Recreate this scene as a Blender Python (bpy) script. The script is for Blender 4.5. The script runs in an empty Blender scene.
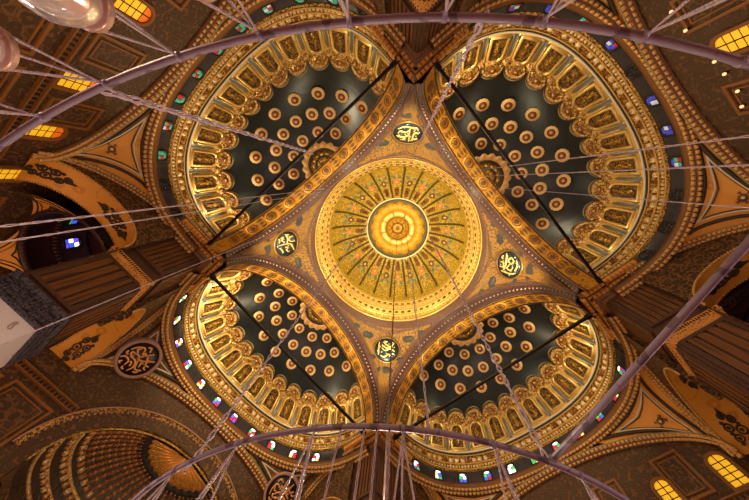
import bpy, bmesh, math, random
from math import sin, cos, pi, sqrt, atan2, radians
from mathutils import Vector, Matrix
random.seed(7)
SC = bpy.context.scene
COL = SC.collection

# ------------------------------------------------------------------ materials
def srgb(r, g, b):
    f = lambda c: (c / 255 / 12.92) if c / 255 <= 0.04045 else ((c / 255 + 0.055) / 1.055) ** 2.4
    return (f(r), f(g), f(b), 1)

def mat(name, col, rough=0.5, metal=0.0, pat=None, emit=None):
    m = bpy.data.materials.new(name); m.use_nodes = True
    nt = m.node_tree; N = nt.nodes; L = nt.links
    b = N['Principled BSDF']
    b.inputs['Base Color'].default_value = col
    b.inputs['Roughness'].default_value = rough
    b.inputs['Metallic'].default_value = metal
    if emit:
        b.inputs['Emission Color'].default_value = col
        b.inputs['Emission Strength'].default_value = emit
    if not pat:
        return m
    tc = N.new('ShaderNodeTexCoord')
    src = tc.outputs[pat.get('coord', 'UV')]
    mp = N.new('ShaderNodeMapping'); s = pat.get('scale', 1.0)
    mp.inputs['Scale'].default_value = (s, s, s) if not isinstance(s, tuple) else s
    L.new(src, mp.inputs['Vector'])
    vec = mp.outputs['Vector']
    if pat.get('warp'):
        nz = N.new('ShaderNodeTexNoise'); nz.inputs['Scale'].default_value = pat.get('warpscale', 1.3)
        L.new(vec, nz.inputs['Vector'])
        mx = N.new('ShaderNodeMixRGB'); mx.blend_type = 'LINEAR_LIGHT'; mx.inputs['Fac'].default_value = pat['warp']
        L.new(vec, mx.inputs['Color1']); L.new(nz.outputs['Color'], mx.inputs['Color2'])
        vec = mx.outputs['Color']
    vo = N.new('ShaderNodeTexVoronoi'); vo.inputs['Scale'].default_value = 1.0
    vo.inputs['Randomness'].default_value = pat.get('rand', 0.5)
    L.new(vec, vo.inputs['Vector'])
    mu = N.new('ShaderNodeMath'); mu.operation = 'MULTIPLY'; mu.inputs[1].default_value = pat.get('rings', 16)
    L.new(vo.outputs['Distance'], mu.inputs[0])
    sn = N.new('ShaderNodeMath'); sn.operation = 'SINE'; L.new(mu.outputs[0], sn.inputs[0])
    rp = N.new('ShaderNodeMapRange'); rp.inputs['From Min'].default_value = pat.get('lo', 0.0); rp.inputs['From Max'].default_value = pat.get('hi', 0.6)
    L.new(sn.outputs[0], rp.inputs['Value'])
    c1 = N.new('ShaderNodeMixRGB'); c1.inputs['Color1'].default_value = col; c1.inputs['Color2'].default_value = pat.get('c2', col)
    L.new(rp.outputs[0], c1.inputs['Fac'])
    out = c1.outputs['Color']
    if 'c3' in pat:                                   # spots of a third colour, cell by cell
        lt = N.new('ShaderNodeMath'); lt.operation = 'LESS_THAN'; lt.inputs[1].default_value = pat.get('spot', 0.22)
        L.new(vo.outputs['Distance'], lt.inputs[0])
        sep = N.new('ShaderNodeSeparateColor'); L.new(vo.outputs['Color'], sep.inputs[0])
        gt = N.new('ShaderNodeMath'); gt.operation = 'GREATER_THAN'; gt.inputs[1].default_value = pat.get('sparse', 0.4)
        L.new(sep.outputs[0], gt.inputs[0])
        m2 = N.new('ShaderNodeMath'); m2.operation = 'MULTIPLY'; L.new(lt.outputs[0], m2.inputs[0]); L.new(gt.outputs[0], m2.inputs[1])
        c3 = N.new('ShaderNodeMixRGB'); L.new(m2.outputs[0], c3.inputs['Fac']); L.new(out, c3.inputs['Color1'])
        c3.inputs['Color2'].default_value = pat['c3']; out = c3.outputs['Color']
    L.new(out, b.inputs['Base Color'])
    if pat.get('bump'):
        bp = N.new('ShaderNodeBump'); bp.inputs['Strength'].default_value = pat['bump']; bp.inputs['Distance'].default_value = pat.get('bdist', 0.1)
        L.new(rp.outputs[0], bp.inputs['Height']); L.new(bp.outputs[0], b.inputs['Normal'])
    return m

def light_mat(name, col, k):
    return mat(name, col, 0.4, 0, None, k)

M = {}
M['dome_gold'] = mat('dome_gold_ornament', srgb(208, 170, 46), .42, .25, dict(scale=2.6, warp=.25, rings=15, c2=srgb(112, 100, 36), c3=srgb(112, 122, 80), sparse=.6, spot=.3, bump=.5))
M['gold'] = mat('gilded_plaster', srgb(208, 160, 66), .36, .5, dict(coord='Object', scale=3.6, warp=.3, rings=14, c2=srgb(104, 68, 24), bump=.8))
M['gold_bright'] = mat('bright_gilding', srgb(226, 184, 92), .32, .5, dict(coord='Object', scale=5.0, warp=.3, rings=12, c2=srgb(160, 110, 42), bump=.6))
M['gold_dark'] = mat('dark_gilding', srgb(140, 100, 38), .4, .3, dict(coord='Object', scale=4.2, warp=.4, rings=13, c2=srgb(34, 25, 13), c3=srgb(88, 84, 44), bump=.8))
M['gold_pale'] = mat('pale_gilded_stone', srgb(218, 178, 108), .4, .2, dict(coord='Object', scale=4.5, warp=.3, rings=12, c2=srgb(150, 100, 62), bump=.6))
M['soffit'] = mat('amber_painted_plaster', srgb(206, 144, 34), .5, .15, dict(scale=1.6, warp=.3, rings=11, lo=.3, hi=.9, c2=srgb(164, 106, 30), c3=srgb(118, 92, 48), sparse=.6, spot=.2, bump=.2))
M['amber'] = mat('amber_plaster', srgb(228, 154, 52), .55, .1, dict(scale=.8, warp=.3, rings=9, lo=.55, hi=1., c2=srgb(206, 134, 42), bump=.15))
M['amber_green'] = mat('amber_arabesque_plaster', srgb(150, 100, 26), .5, .15, dict(scale=2.0, warp=.35, rings=12, lo=.1, hi=.7, c2=srgb(88, 68, 30), c3=srgb(56, 68, 66), sparse=.4, spot=.3, bump=.3))
M['mauve'] = mat('mauve_moulding', srgb(98, 64, 50), .55, 0, dict(coord='Object', scale=3., warp=.2, rings=10, c2=srgb(78, 48, 36), bump=.3))
M['maroon'] = mat('maroon_paint', srgb(58, 24, 22), .5)
M['bead_base'] = mat('brown_moulding', srgb(116, 72, 32), .5)
M['bead'] = mat('rosy_bead_stone', srgb(222, 170, 96), .45, .1, dict(coord='Object', scale=6., warp=.2, rings=9, c2=srgb(176, 116, 56), bump=.3))
M['bead_gold'] = mat('golden_bead_stone', srgb(226, 156, 70), .45, .15, dict(coord='Object', scale=6., warp=.2, rings=9, c2=srgb(150, 90, 34), bump=.3))
M['bead_mauve'] = mat('mauve_bead', srgb(166, 124, 108), .5)
M['dark_dome'] = mat('dark_teal_dome_paint', srgb(24, 28, 27), .28, 0, dict(scale=.5, warp=.3, rings=6, c2=srgb(19, 23, 24), bump=.03))
M['peach'] = mat('peach_plaster', srgb(224, 180, 116), .5, .05)
M['gilt'] = mat('plain_gilding', srgb(214, 174, 88), .35, .4)
M['gilt_line'] = mat('brown_gilding_line', srgb(112, 76, 30), .45, .2)
M['rib_olive'] = mat('olive_rib_paint', srgb(104, 80, 28), .5, .1)
M['rust'] = mat('rust_paint', srgb(126, 64, 26), .5)
M['ember'] = mat('orange_gilding', srgb(226, 150, 60), .4, .2)
M['umber'] = mat('umber_paint', srgb(58, 38, 20), .55)
M['slate'] = mat('slate_drum_paint', srgb(50, 44, 42), .4, 0, dict(scale=1.2, warp=.3, rings=8, c2=srgb(38, 34, 34), bump=.1))
M['leaf_brown'] = mat('brown_leaf_paint', srgb(116, 78, 40), .5)
M['navy'] = mat('navy_enamel', srgb(26, 38, 52), .3)
M['navy_disc'] = mat('navy_roundel_enamel', srgb(30, 48, 62), .35, 0, dict(scale=2.4, warp=.3, rings=12, c2=srgb(16, 24, 34), bump=.1))
M['black_disc'] = mat('black_roundel_enamel', srgb(24, 16, 20), .4)
M['frieze_panel'] = mat('pale_frieze_panel', srgb(236, 206, 156), .4, .1, dict(coord='Object', scale=5, warp=.3, rings=8, c2=srgb(196, 150, 104), bump=.4))
M['niche_frame'] = mat('cream_gilt_frame', srgb(224, 186, 102), .34, .4, dict(coord='Object', scale=7, warp=.3, rings=9, lo=.4, hi=1., c2=srgb(168, 122, 56), bump=.35))
M['cream_dim'] = mat('dull_cream_line', srgb(150, 136, 98), .5)
M['cream'] = mat('cream_line_paint', srgb(224, 206, 168), .5)
M['script'] = mat('gilded_script', srgb(232, 196, 112), .35, .4)
M['script_orange'] = mat('orange_gilded_script', srgb(232, 160, 88), .4, .2)
M['greygreen'] = mat('grey_green_fluting', srgb(122, 116, 98), .4, .15)
M['wall'] = mat('brown_painted_wall', srgb(68, 42, 20), .55, 0, dict(scale=2.2, warp=.6, rings=11, lo=.1, hi=.9, c2=srgb(106, 69, 32), bump=.6))
M['wall_relief'] = mat('brown_relief_wall', srgb(60, 36, 18), .55, 0, dict(scale=2.6, warp=.3, rings=13, lo=.2, hi=.8, c2=srgb(126, 84, 40), bump=.7))
M['panel'] = mat('brown_wall_panel', srgb(66, 40, 20), .6, 0, dict(scale=1.7, warp=.5, rings=13, lo=.3, hi=.8, c2=srgb(104, 66, 30), bump=.5))
M['panel_frame'] = mat('ochre_panel_frame', srgb(132, 82, 34), .55)
M['wood'] = mat('dark_wood_fluting', srgb(108, 64, 30), .5, 0, dict(coord='Object', scale=(9, 9, .5), warp=.1, rings=7, c2=srgb(84, 46, 22), bump=.15))
M['wood_light'] = mat('ochre_wood_edge', srgb(146, 92, 38), .5, 0, dict(coord='Object', scale=(3, 3, .3), warp=.2, rings=7, c2=srgb(104, 62, 28), bump=.1))
M['wood_mid'] = mat('brown_wood_reed', srgb(112, 66, 32), .45, 0, dict(coord='Object', scale=(3, 3, .3), warp=.2, rings=7, c2=srgb(80, 44, 22), bump=.1))
M['wood_purple'] = mat('purple_brown_wood', srgb(78, 46, 32), .5)
M['tooth_dark'] = mat('dark_cornice_gap', srgb(34, 18, 12), .6)
M['marble'] = mat('veined_white_marble', srgb(226, 214, 216), .25, 0, dict(coord='Object', scale=.8, warp=.9, rings=9, lo=.7, hi=1., c2=srgb(170, 140, 140), bump=0))
M['grey_carving'] = mat('grey_carved_stone', srgb(84, 74, 86), .6, 0, dict(coord='Object', scale=5.5, warp=.3, rings=11, c2=srgb(40, 32, 42), bump=1.))
M['iron'] = mat('painted_iron', srgb(156, 140, 156), .5, .2, dict(coord='Object', scale=5, warp=.4, rings=8, c2=srgb(112, 92, 104), bump=.1))
M['black_iron'] = mat('black_iron', srgb(22, 16, 13), .5, .3)
M['chain_dark'] = mat('dark_chain', srgb(96, 78, 70), .4, .4)
M['chain'] = mat('steel_chain', srgb(206, 186, 196), .4, .25)
M['collar'] = mat('rosy_copper_collar', srgb(218, 176, 156), .3, .35)
M['red_flower'] = mat('vermilion_flower_paint', srgb(226, 112, 52), .5)
M['dark_flower'] = mat('umber_flower_paint', srgb(104, 70, 40), .5)
M['leaf_blue'] = mat('blue_green_leaf_paint', srgb(92, 112, 88), .5)
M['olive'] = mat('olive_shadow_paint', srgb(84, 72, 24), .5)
M['medal_gold'] = mat('medallion_gold', srgb(204, 144, 26), .4, .25)
M['petal_cream'] = mat('cream_gold_petal', srgb(246, 204, 112), .45, .1)
M['carpet'] = mat('red_carpet', srgb(110, 34, 28), .95, 0, dict(scale=1.2, warp=.2, rings=16, c2=srgb(150, 90, 52)))
M['lead'] = mat('dark_window_lead', srgb(24, 18, 14), .6)
M['apse_dark'] = mat('bronze_apse_paint', srgb(52, 34, 18), .45, .15, dict(scale=1.6, warp=.3, rings=12, c2=srgb(32, 22, 14), bump=.3))
M['apse_rib'] = mat('bronze_gilded_rib', srgb(176, 122, 58), .4, .35, dict(coord='Object', scale=4, warp=.3, rings=9, c2=srgb(98, 62, 28), bump=.5))
M['dark_glass'] = mat('unlit_window_glass', srgb(34, 34, 44), .2)
M['yellow_pane'] = light_mat('lit_yellow_glass', srgb(255, 196, 36), 1.15)
M['orange_pane'] = light_mat('lit_orange_glass', srgb(250, 120, 20), .8)
M['tiny_bulb'] = light_mat('lit_tiny_bulb', srgb(255, 206, 140), 3)
M['lamp_bulb'] = light_mat('lit_bulb', srgb(255, 226, 190), 9)
GL = {}
for n, c, k in (('white', (236, 236, 255), 4.5), ('violet', (120, 80, 255), 2.4), ('green', (90, 235, 130), 1.1), ('red', (240, 50, 70), 1.0), ('blue', (70, 110, 255), 1.8), ('gold', (255, 225, 120), 2.6)):
    GL[n] = light_mat('stained_glass_' + n, srgb(*c), k)
DG = {}
for n, c, k in (('green', (70, 190, 150), .45), ('red', (200, 40, 50), .4), ('white', (200, 215, 235), .7), ('blue', (70, 80, 220), .5)):
    DG[n] = light_mat('dim_stained_glass_' + n, srgb(*c), k)
g = bpy.data.materials.new('lamp_globe_glass'); g.use_nodes = True
pb = g.node_tree.nodes['Principled BSDF']; pb.inputs['Base Color'].default_value = (1, .95, .93, 1)
pb.inputs['Roughness'].default_value = .06; pb.inputs['Transmission Weight'].default_value = .72; pb.inputs['IOR'].default_value = 1.2
M['globe'] = g

# ------------------------------------------------------------------ object helpers
def obj(name, bm, mats, parent=None, smooth=True, label=None):
    me = bpy.data.meshes.new(name)
    if smooth:
        for f in bm.faces: f.smooth = True
    bm.normal_update(); bm.to_mesh(me); bm.free()
    if not isinstance(mats, (list, tuple)): mats = [mats]
    for m in mats: me.materials.append(M[m] if isinstance(m, str) else m)
    o = bpy.data.objects.new(name, me); COL.objects.link(o)
    if parent: o.parent = parent
    if label: o['label'] = label
    return o
def tag(o, label, cat, group=None):
    o['label'] = label; o['category'] = cat
    if group: o['group'] = group
    return o
def thing(name, label, cat, loc=(0, 0, 0), rz=0, group=None):
    o = bpy.data.objects.new(name, None); COL.objects.link(o)
    o.location = loc; o.rotation_euler = (0, 0, rz); o.empty_display_size = .3
    return tag(o, label, cat, group)
def struct(o):
    o['kind'] = 'structure'; return o
def dup(root, loc=None, rz=None, label=None, drop=()):
    def rec(o, par):
        c = o.copy(); COL.objects.link(c)
        if par: c.parent = par
        for ch in list(o.children):
            if ch.name.split('.')[0] not in drop: rec(ch, c)
        return c
    r = rec(root, None)
    if loc is not None: r.location = loc
    if rz is not None: r.rotation_euler = (0, 0, rz)
    if label: r['label'] = label
    return r
def NB():
    bm = bmesh.new(); bm.loops.layers.uv.new('UVMap'); return bm
def grid(bm, f, us, vs, uv=None, mi=0):
    """surface f(u, v) sampled on us x vs, uv in metres"""
    lay = bm.loops.layers.uv.active
    rows = [[bm.verts.new(f(u, v)) for v in vs] for u in us]
    U = [[(0, 0)] * len(vs) for _ in us]
    for i in range(len(us)):
        for j in range(len(vs)):
            if uv: U[i][j] = uv(us[i], vs[j])
            else:
                a = U[i - 1][j][0] + (rows[i][j].co - rows[i - 1][j].co).length if i else 0
                b = U[i][j - 1][1] + (rows[i][j].co - rows[i][j - 1].co).length if j else 0
                U[i][j] = (a, b)
    for i in range(len(us) - 1):
        for j in range(len(vs) - 1):
            q = [(i, j), (i + 1, j), (i + 1, j + 1), (i, j + 1)]
            vv = []
            for (x, y) in q:
                if not vv or all((rows[x][y].co - w[0].co).length > 1e-6 for w in vv): vv.append((rows[x][y], U[x][y]))
            if len(vv) < 3: continue
            fc = bm.faces.new([w[0] for w in vv]); fc.material_index = mi
            for lp, w in zip(fc.loops, vv): lp[lay].uv = w[1]
def lin(a, b, n): return [a + (b - a) * i / (n - 1) for i in range(n)]
def box(bm, c, sx, sy, sz, R=None, mi=0, taper=1.0):
    lay = bm.loops.layers.uv.active; vs = []
    for z in (-.5, .5):
        k = 1 if z < 0 else taper
        for x, y in ((-.5, -.5), (.5, -.5), (.5, .5), (-.5, .5)):
            p = Vector((x * sx * k, y * sy * k, z * sz))
            vs.append(bm.verts.new(Vector(c) + (R @ p if R else p)))
    for q in ((3, 2, 1, 0), (4, 5, 6, 7), (0, 1, 5, 4), (1, 2, 6, 5), (2, 3, 7, 6), (3, 0, 4, 7)):
        f = bm.faces.new([vs[i] for i in q]); f.material_index = mi
        if lay:
            for lp, t in zip(f.loops, ((0, 0), (1, 0), (1, 1), (0, 1))): lp[lay].uv = t
def frame(T, up):
    T = T.normalized(); B = T.cross(up).normalized(); N = B.cross(T).normalized()
    return Matrix((T, B, N)).transposed()
def tube(bm, pts, r, n=6, closed=False, mi=0, cap=True):
    pts = [Vector(p) for p in pts]; rings = []; m = len(pts); ref = None
    for i, p in enumerate(pts):
        a = pts[(i - 1) % m] if closed or i else p; b = pts[(i + 1) % m] if closed or i < m - 1 else p
        T = (b - a).normalized()
        if ref is None: ref = T.orthogonal().normalized()
        X = (ref - T * ref.dot(T)).normalized(); ref = X; Y = T.cross(X)
        rr = r(i / (m - 1)) if callable(r) else r
        rings.append([bm.verts.new(p + (X * cos(2 * pi * k / n) + Y * sin(2 * pi * k / n)) * rr) for k in range(n)])
    for i in range(m if closed else m - 1):
        A, Bq = rings[i], rings[(i + 1) % m]
        for k in range(n):
            bm.faces.new((A[k], A[(k + 1) % n], Bq[(k + 1) % n], Bq[k])).material_index = mi
    if cap and not closed:
        bm.faces.new(rings[0][::-1]).material_index = mi; bm.faces.new(rings[-1]).material_index = mi
def plate(bm, F, pts, h0, h1, mi=0, bevel=.85):
    """raised star-shaped plate: outline pts (a, b), mapped by F(a, b, h)"""
    lay = bm.loops.layers.uv.active
    ca = sum(p[0] for p in pts) / len(pts); cb = sum(p[1] for p in pts) / len(pts)
    top = [(ca + (p[0] - ca) * bevel, cb + (p[1] - cb) * bevel) for p in pts]
    lo = [bm.verts.new(F(p[0], p[1], h0)) for p in pts]; hi = [bm.verts.new(F(p[0], p[1], h1)) for p in top]
    c = bm.verts.new(F(ca, cb, h1)); n = len(pts)
    for i in range(n):
        j = (i + 1) % n
        f = bm.faces.new((lo[i], lo[j], hi[j], hi[i])); f.material_index = mi
        for lp, t in zip(f.loops, (pts[i], pts[j], top[j], top[i])): lp[lay].uv = t
        f = bm.faces.new((hi[i], hi[j], c)); f.material_index = mi
        for lp, t in zip(f.loops, (top[i], top[j], (ca, cb))): lp[lay].uv = t
def band(bm, F, A, B, h0, h1, closed=True, mi=0):
    """raised strip between outlines A and B"""
    n = len(A); lo_a = [bm.verts.new(F(p[0], p[1], h0)) for p in A]; hi_a = [bm.verts.new(F(p[0], p[1], h1)) for p in A]
    lo_b = [bm.verts.new(F(p[0], p[1], h0)) for p in B]; hi_b = [bm.verts.new(F(p[0], p[1], h1)) for p in B]
    for i in range(n if closed else n - 1):
        j = (i + 1) % n
        for q in ((lo_a[i], lo_a[j], hi_a[j], hi_a[i]), (hi_a[i], hi_a[j], hi_b[j], hi_b[i]), (hi_b[i], hi_b[j], lo_b[j], lo_b[i])):
            bm.faces.new(q).material_index = mi
def circ(r, n=20, ca=0, cb=0, ka=1, kb=1, lobes=0, amp=0, ph=0):
    out = []
    for i in range(n):
        t = 2 * pi * i / n; rr = r * (1 + amp * abs(cos(lobes * t / 2 + ph)) if lobes else 1)
        out.append((ca + rr * cos(t) * ka, cb + rr * sin(t) * kb))
    return out
def scale2(pts, k):
    ca = sum(p[0] for p in pts) / len(pts); cb = sum(p[1] for p in pts) / len(pts)
    return [(ca + (p[0] - ca) * k, cb + (p[1] - cb) * k) for p in pts]
def tangent_map(S, u0, v0, e=1e-3, inward=None):
    """local plane map at S(u0, v0) -> F(a, b, h), h along the normal turned towards `inward`"""
    p = S(u0, v0); U = (S(u0 + e, v0) - p).normalized(); V = (S(u0, v0 + e) - p)
    Nn = U.cross(V).normalized(); V = Nn.cross(U)
    if inward is not None and Nn.dot(inward - p) < 0: Nn = -Nn
    return lambda a, b, h: p + U * a + V * b + Nn * h
def ribbon(bm, F, pts, w, h0, h1, mi=0, n=6):
    """calligraphic stroke: Catmull-Rom through pts, swelling in the middle"""
    P = [pts[0]] + list(pts) + [pts[-1]]; C = []
    for i in range(1, len(P) - 2):
        for k in range(n):
            t = k / n; q = []
            for d in (0, 1):
                a, b, c, e = P[i - 1][d], P[i][d], P[i + 1][d], P[i + 2][d]
                q.append(.5 * (2 * b + (c - a) * t + (2 * a - 5 * b + 4 * c - e) * t * t + (3 * b - a - 3 * c + e) * t ** 3))
            C.append(q)
    C.append(list(pts[-1])); A = []; B = []; m = len(C)
    for i in range(m):
        a = C[max(i - 1, 0)]; b = C[min(i + 1, m - 1)]; dx, dy = b[0] - a[0], b[1] - a[1]; l = math.hypot(dx, dy) or 1
        ww = w * (.35 + .65 * sin(pi * (i + .5) / m) ** .6) / 2
        A.append((C[i][0] - dy / l * ww, C[i][1] + dx / l * ww)); B.append((C[i][0] + dy / l * ww, C[i][1] - dx / l * ww))
    band(bm, F, A, B, h0, h1, False, mi)

# ------------------------------------------------------------------ dimensions (metres above the eye, 1.6 m over the floor)
FLOOR = -1.6
Z1, Z2 = 22.7, 16.66            # upper and lower pier cornice
BAYS = {'lower left': 0.0, 'upper left': pi / 2, 'upper right': pi, 'lower right': -pi / 2}
W, E, D0 = 10.5, 20.75, 12.0    # semi-dome half width, depth, chord
ZR, HS = 21.8, 10.7             # its rim and rise
zell = lambda s: ZR + HS * sqrt(max(0, 1 - s * s))
_tab = []
def _build_tab():
    L = 0; last = None
    for i in range(2001):
        th = pi * i / 2000
        p = (W * math.copysign(abs(cos(th)) ** .8, cos(th)), (E - D0) * sin(th) ** .8)
        if last: L += math.hypot(p[0] - last[0], p[1] - last[1])
        _tab.append((L, th)); last = p
_build_tab()
def theta(t):
    x = min(max(t, 0), 1) * _tab[-1][0]; lo, hi = 0, 2000
    while hi - lo > 1:
        m = (lo + hi) // 2
        if _tab[m][0] <= x: lo = m
        else: hi = m
    a, b = _tab[lo], _tab[hi]; k = (x - a[0]) / (b[0] - a[0] + 1e-12)
    return a[1] + (b[1] - a[1]) * k
def sd(t, s, z):
    th = theta(t); n = 2.05 + .45 * min(1, max(0, (s - .45) / .4)); e = 2 / n; c = cos(th)
    return Vector((W * s * math.copysign(abs(c) ** e, c), D0 + (E - D0) * s * max(sin(th), 0) ** e, z))
AX = Vector((0, 12, 24))

# ------------------------------------------------------------------ semi-dome (local frame: +y outwards)
def make_semi_dome(label):
    root = thing('semi_dome', label, 'dome')
    ts = lin(0, 1, 85)
    bm = NB(); ss = lin(.86, .0, 26)
    grid(bm, lambda t, s: sd(t, s, zell(s) + .02), ts, ss)
    obj('dome_shell', bm, 'dark_dome', root)
    # drum wall with windows
    bm = NB(); prof = [(1.04, 21.75), (1.0, 21.8), (1.0, 22.95), (.985, 23.1)]
    grid(bm, lambda t, k: sd(t, prof[k][0], prof[k][1]), ts, [0, 1, 2, 3])
    obj('drum_wall', bm, 'slate', root)
    # rim moulding
    bm = NB(); prof = [(1.055, 21.7), (1.05, 21.28), (1.044, 21.18), (1.026, 21.24), (1.022, 21.28), (1.006, 21.4), (.999, 21.55), (.996, 21.8), (1.03, 21.85)]
    grid(bm, lambda t, k: sd(t, prof[k][0], prof[k][1]), ts, list(range(len(prof))))
    rim = obj('rim_moulding', bm, 'bead_base', root)
    for row, (s0, z0, n, sz) in enumerate(((1.036, 21.15, 96, .2), (1.01, 21.32, 96, .16))):
        bm = NB()
        for i in range(n):
            t = (i + .5) / n; p = sd(t, s0, z0); T = sd(t + .003, s0, z0) - sd(t - .003, s0, z0)
            R = frame(T, Vector((0, 0, -1))); box(bm, p, .32, sz, .18, R, 0, .65)
        obj('bead_row', bm, 'bead', rim)
    # frieze above the windows
    bm = NB(); prof = [(.997, 22.85), (.978, 22.9), (.976, 23.05), (.99, 23.1), (.988, 23.35), (.972, 23.42), (.972, 23.52), (.984, 23.56), (.984, 24.12), (.966, 24.2), (.962, 24.4), (.975, 24.46)]
    grid(bm, lambda t, k: sd(t, prof[k][0], prof[k][1]), ts, list(range(len(prof))))
    for zc, sc, n, hh in ((23.84, .979, 56, .42), (23.23, .984, 112, .2)):
        for i in range(n):
            t = (i + .5) / n; p = sd(t, sc, zc); T = sd(t + .003, sc, 24) - sd(t - .003, sc, 24)
            R = frame(T, Vector((-p.x, 12 - p.y, 0)))
            box(bm, p, (.44 if i % 4 else .26) * 56 / n, hh, .24, R, 1 if (i % 4 or n > 60) else 2, .65)
    fz = obj('frieze', bm, ['gold', 'frieze_panel', 'rust'], root)
    for s0, z0, r0 in ((.976, 22.95, .06), (.97, 23.47, .06), (.962, 24.22, .05)):
        bm = NB(); tube(bm, [sd(t, s0, z0) for t in ts], r0, 5); obj('frieze_line', bm, 'gilt', fz)
    bm = NB(); tube(bm, [sd(t, .957, 24.55) for t in ts], .09, 6)
    obj('ring_moulding', bm, 'cream', root)
    bm = NB(); tube(bm, [sd(t, .965, 24.38) for t in ts], .1, 6)
    obj('ring_line', bm, 'navy', root)
    # niches
    for i in range(14):
        def F(a, b, h, i=i):
            t = (i + .5 + a) / 14; z = 24.6 + 3.45 * b
            s = sqrt(max(0, 1 - ((z - ZR) / HS) ** 2)); p = sd(t, s, z)
            k = (AX - p).normalized()
            return p + k * h
        arch = lambda w, b0, b1, n=9: [(-w, b0)] + [(-w * cos(pi * k / (n - 1)), b1 + .16 * sin(pi * k / (n - 1)) * w / .34) for k in range(n)] + [(w, b0)]
        nb = NB(); A = arch(.33, .07, .58); B = arch(.25, .1, .57)
        band(nb, F, A, B, 0, .24); band(nb, F, arch(.42, .02, .63), arch(.38, .04, .62), 0, .14); grid(nb, lambda a, b: F(a, b, .05), lin(-.5, .5, 5), lin(0, .86, 5))
        niche = obj('niche', nb, 'niche_frame', root)
        bm = NB(); plate(bm, F, arch(.25, .1, .57), .1, .12, 0)
        P = [(0, .16), (.12, .26), (.05, .33), (.14, .44), (.06, .5), (0, .62), (-.06, .5), (-.14, .44), (-.05, .33), (-.12, .26)]
        plate(bm, F, P, .1, .2, 1, .7)
        obj('niche_panel', bm, ['gold_dark', 'gold'], niche)
        bm = NB()
        for sg in (-1, 1):
            plate(bm, F, [(sg * .5, .03), (sg * .36, .05), (sg * .38, .45), (sg * .5, .62)], .05, .17, 0, .9)
        obj('fluted_pier', bm, 'greygreen', niche)
        bm = NB()
        lob = [(-.49 * cos(pi * k / 14), .8 + .25 * sin(pi * k / 14) ** .8) for k in range(15)]
        plate(bm, F, [(-.5, .7)] + lob + [(.5, .7)], .0, .26, 0, .9)
        band(bm, F, [(x * .9, .78 + (y - .78) * .86) for x, y in lob], [(x * .74, .77 + (y - .77) * .66) for x, y in lob], .2, .32, False, 1)
        plate(bm, F, circ(1, 12, 0, .86, .2, .07), .2, .36, 2, .7)
        plate(bm, F, circ(1, 8, 0, .865, .09, .035), .3, .42, 1, .6)
        for sg in (-1, 1):
            plate(bm, F, circ(1, 8, sg * .46, .71, .1, .06), .05, .4, 1, .6)
            plate(bm, F, circ(1, 8, sg * .3, .77, .07, .035), .2, .38, 1, .6)
        plate(bm, F, circ(1, 8, 0, .7, .16, .03), .1, .34, 1, .7)
        obj('niche_crest', bm, ['gold', 'gold_pale', 'rust'], niche)
        bm = NB(); band(bm, F, [(x * 1.02,   .8 + (y - .8) * 1.12) for x, y in lob], [(x * 1.02, .8 + (y - .8) * 1.22) for x, y in lob], -.02, .06, False)
        obj('crest_line', bm, 'cream_dim', niche)
    # rosettes on the dark dome
    def S(u, v):
        s2 = (u / W) ** 2 + ((v - 12) / (E - 12)) ** 2
        return Vector((u, v, ZR + HS * sqrt(max(0, 1 - s2))))
    rows = [(6.75, 6.1, (-80, -60, -40, -20, 0, 20, 40, 60, 80)), (5.15, 4.8, (-70, -50, -30, -10, 10, 30, 50, 70)), (3.5, 3.25, (-62, -31, 0, 31, 62))]
    first = None
    for ra, rb, angs in rows:
        for a in angs:
            F = tangent_map(S, ra * sin(radians(a)), 12 + rb * cos(radians(a)), inward=AX)
            bm = NB()
            plate(bm, F, circ(.6, 24, lobes=12, amp=.06), -.06, .05, 0, .9)
            plate(bm, F, circ(.36, 20), .04, .08, 1, .95)
            plate(bm, F, circ(.27, 16, lobes=8, amp=.15), .07, .1, 2, .9)
            plate(bm, F, circ(.13, 12, lobes=6, amp=.2), .09, .14, 3, .7)
            obj('rosette', bm, ['peach', 'umber', 'rust', 'ember'], root)
    # half rosette at the crown
    def F(a, b, h):
        u, v = a, 12.0 + b
        return S(u, v) + Vector((0, 0, -.05 - h))
    half = lambda r, n=25, lobes=0, amp=0: [(r * (1 + amp * abs(sin(lobes * pi * k / (n - 1)))) * cos(pi * k / (n - 1)), r * (1 + amp * abs(sin(lobes * pi * k / (n - 1)))) * sin(pi * k / (n - 1))) for k in range(n)]
    bm = NB()
    band(bm, F, half(2.2, 57, 9, .12), half(1.75, 57), 0, .06, False, 0)
    for k in range(9): plate(bm, F, circ(.2, 10, 2.08 * cos(pi * (k + .5) / 9), 2.08 * sin(pi * (k + .5) / 9)), .05, .1, 3, .7)
    band(bm, F, half(1.78, 41), half(1.52, 41), .0, .1, False, 1)
    band(bm, F, half(1.52, 41), half(.02, 41), .0, .05, False, 2)
    for k in range(7): plate(bm, F, circ(1, 10, 1.2 * cos(pi * (k + .5) / 7), 1.2 * sin(pi * (k + .5) / 7), .16, .16), .04, .1, 4, .7)
    band(bm, F, half(.98, 31, 7, .12), half(.84, 31), .04, .12, False, 1)
    for k in range(5): plate(bm, F, circ(1, 10, .6 * cos(pi * (k + .5) / 5), .6 * sin(pi * (k + .5) / 5), .15, .15), .04, .1, 4, .7)
    obj('crown_rosette', bm, ['peach', 'umber', 'gold', 'ember', 'gilt'], root)
    return root
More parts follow.
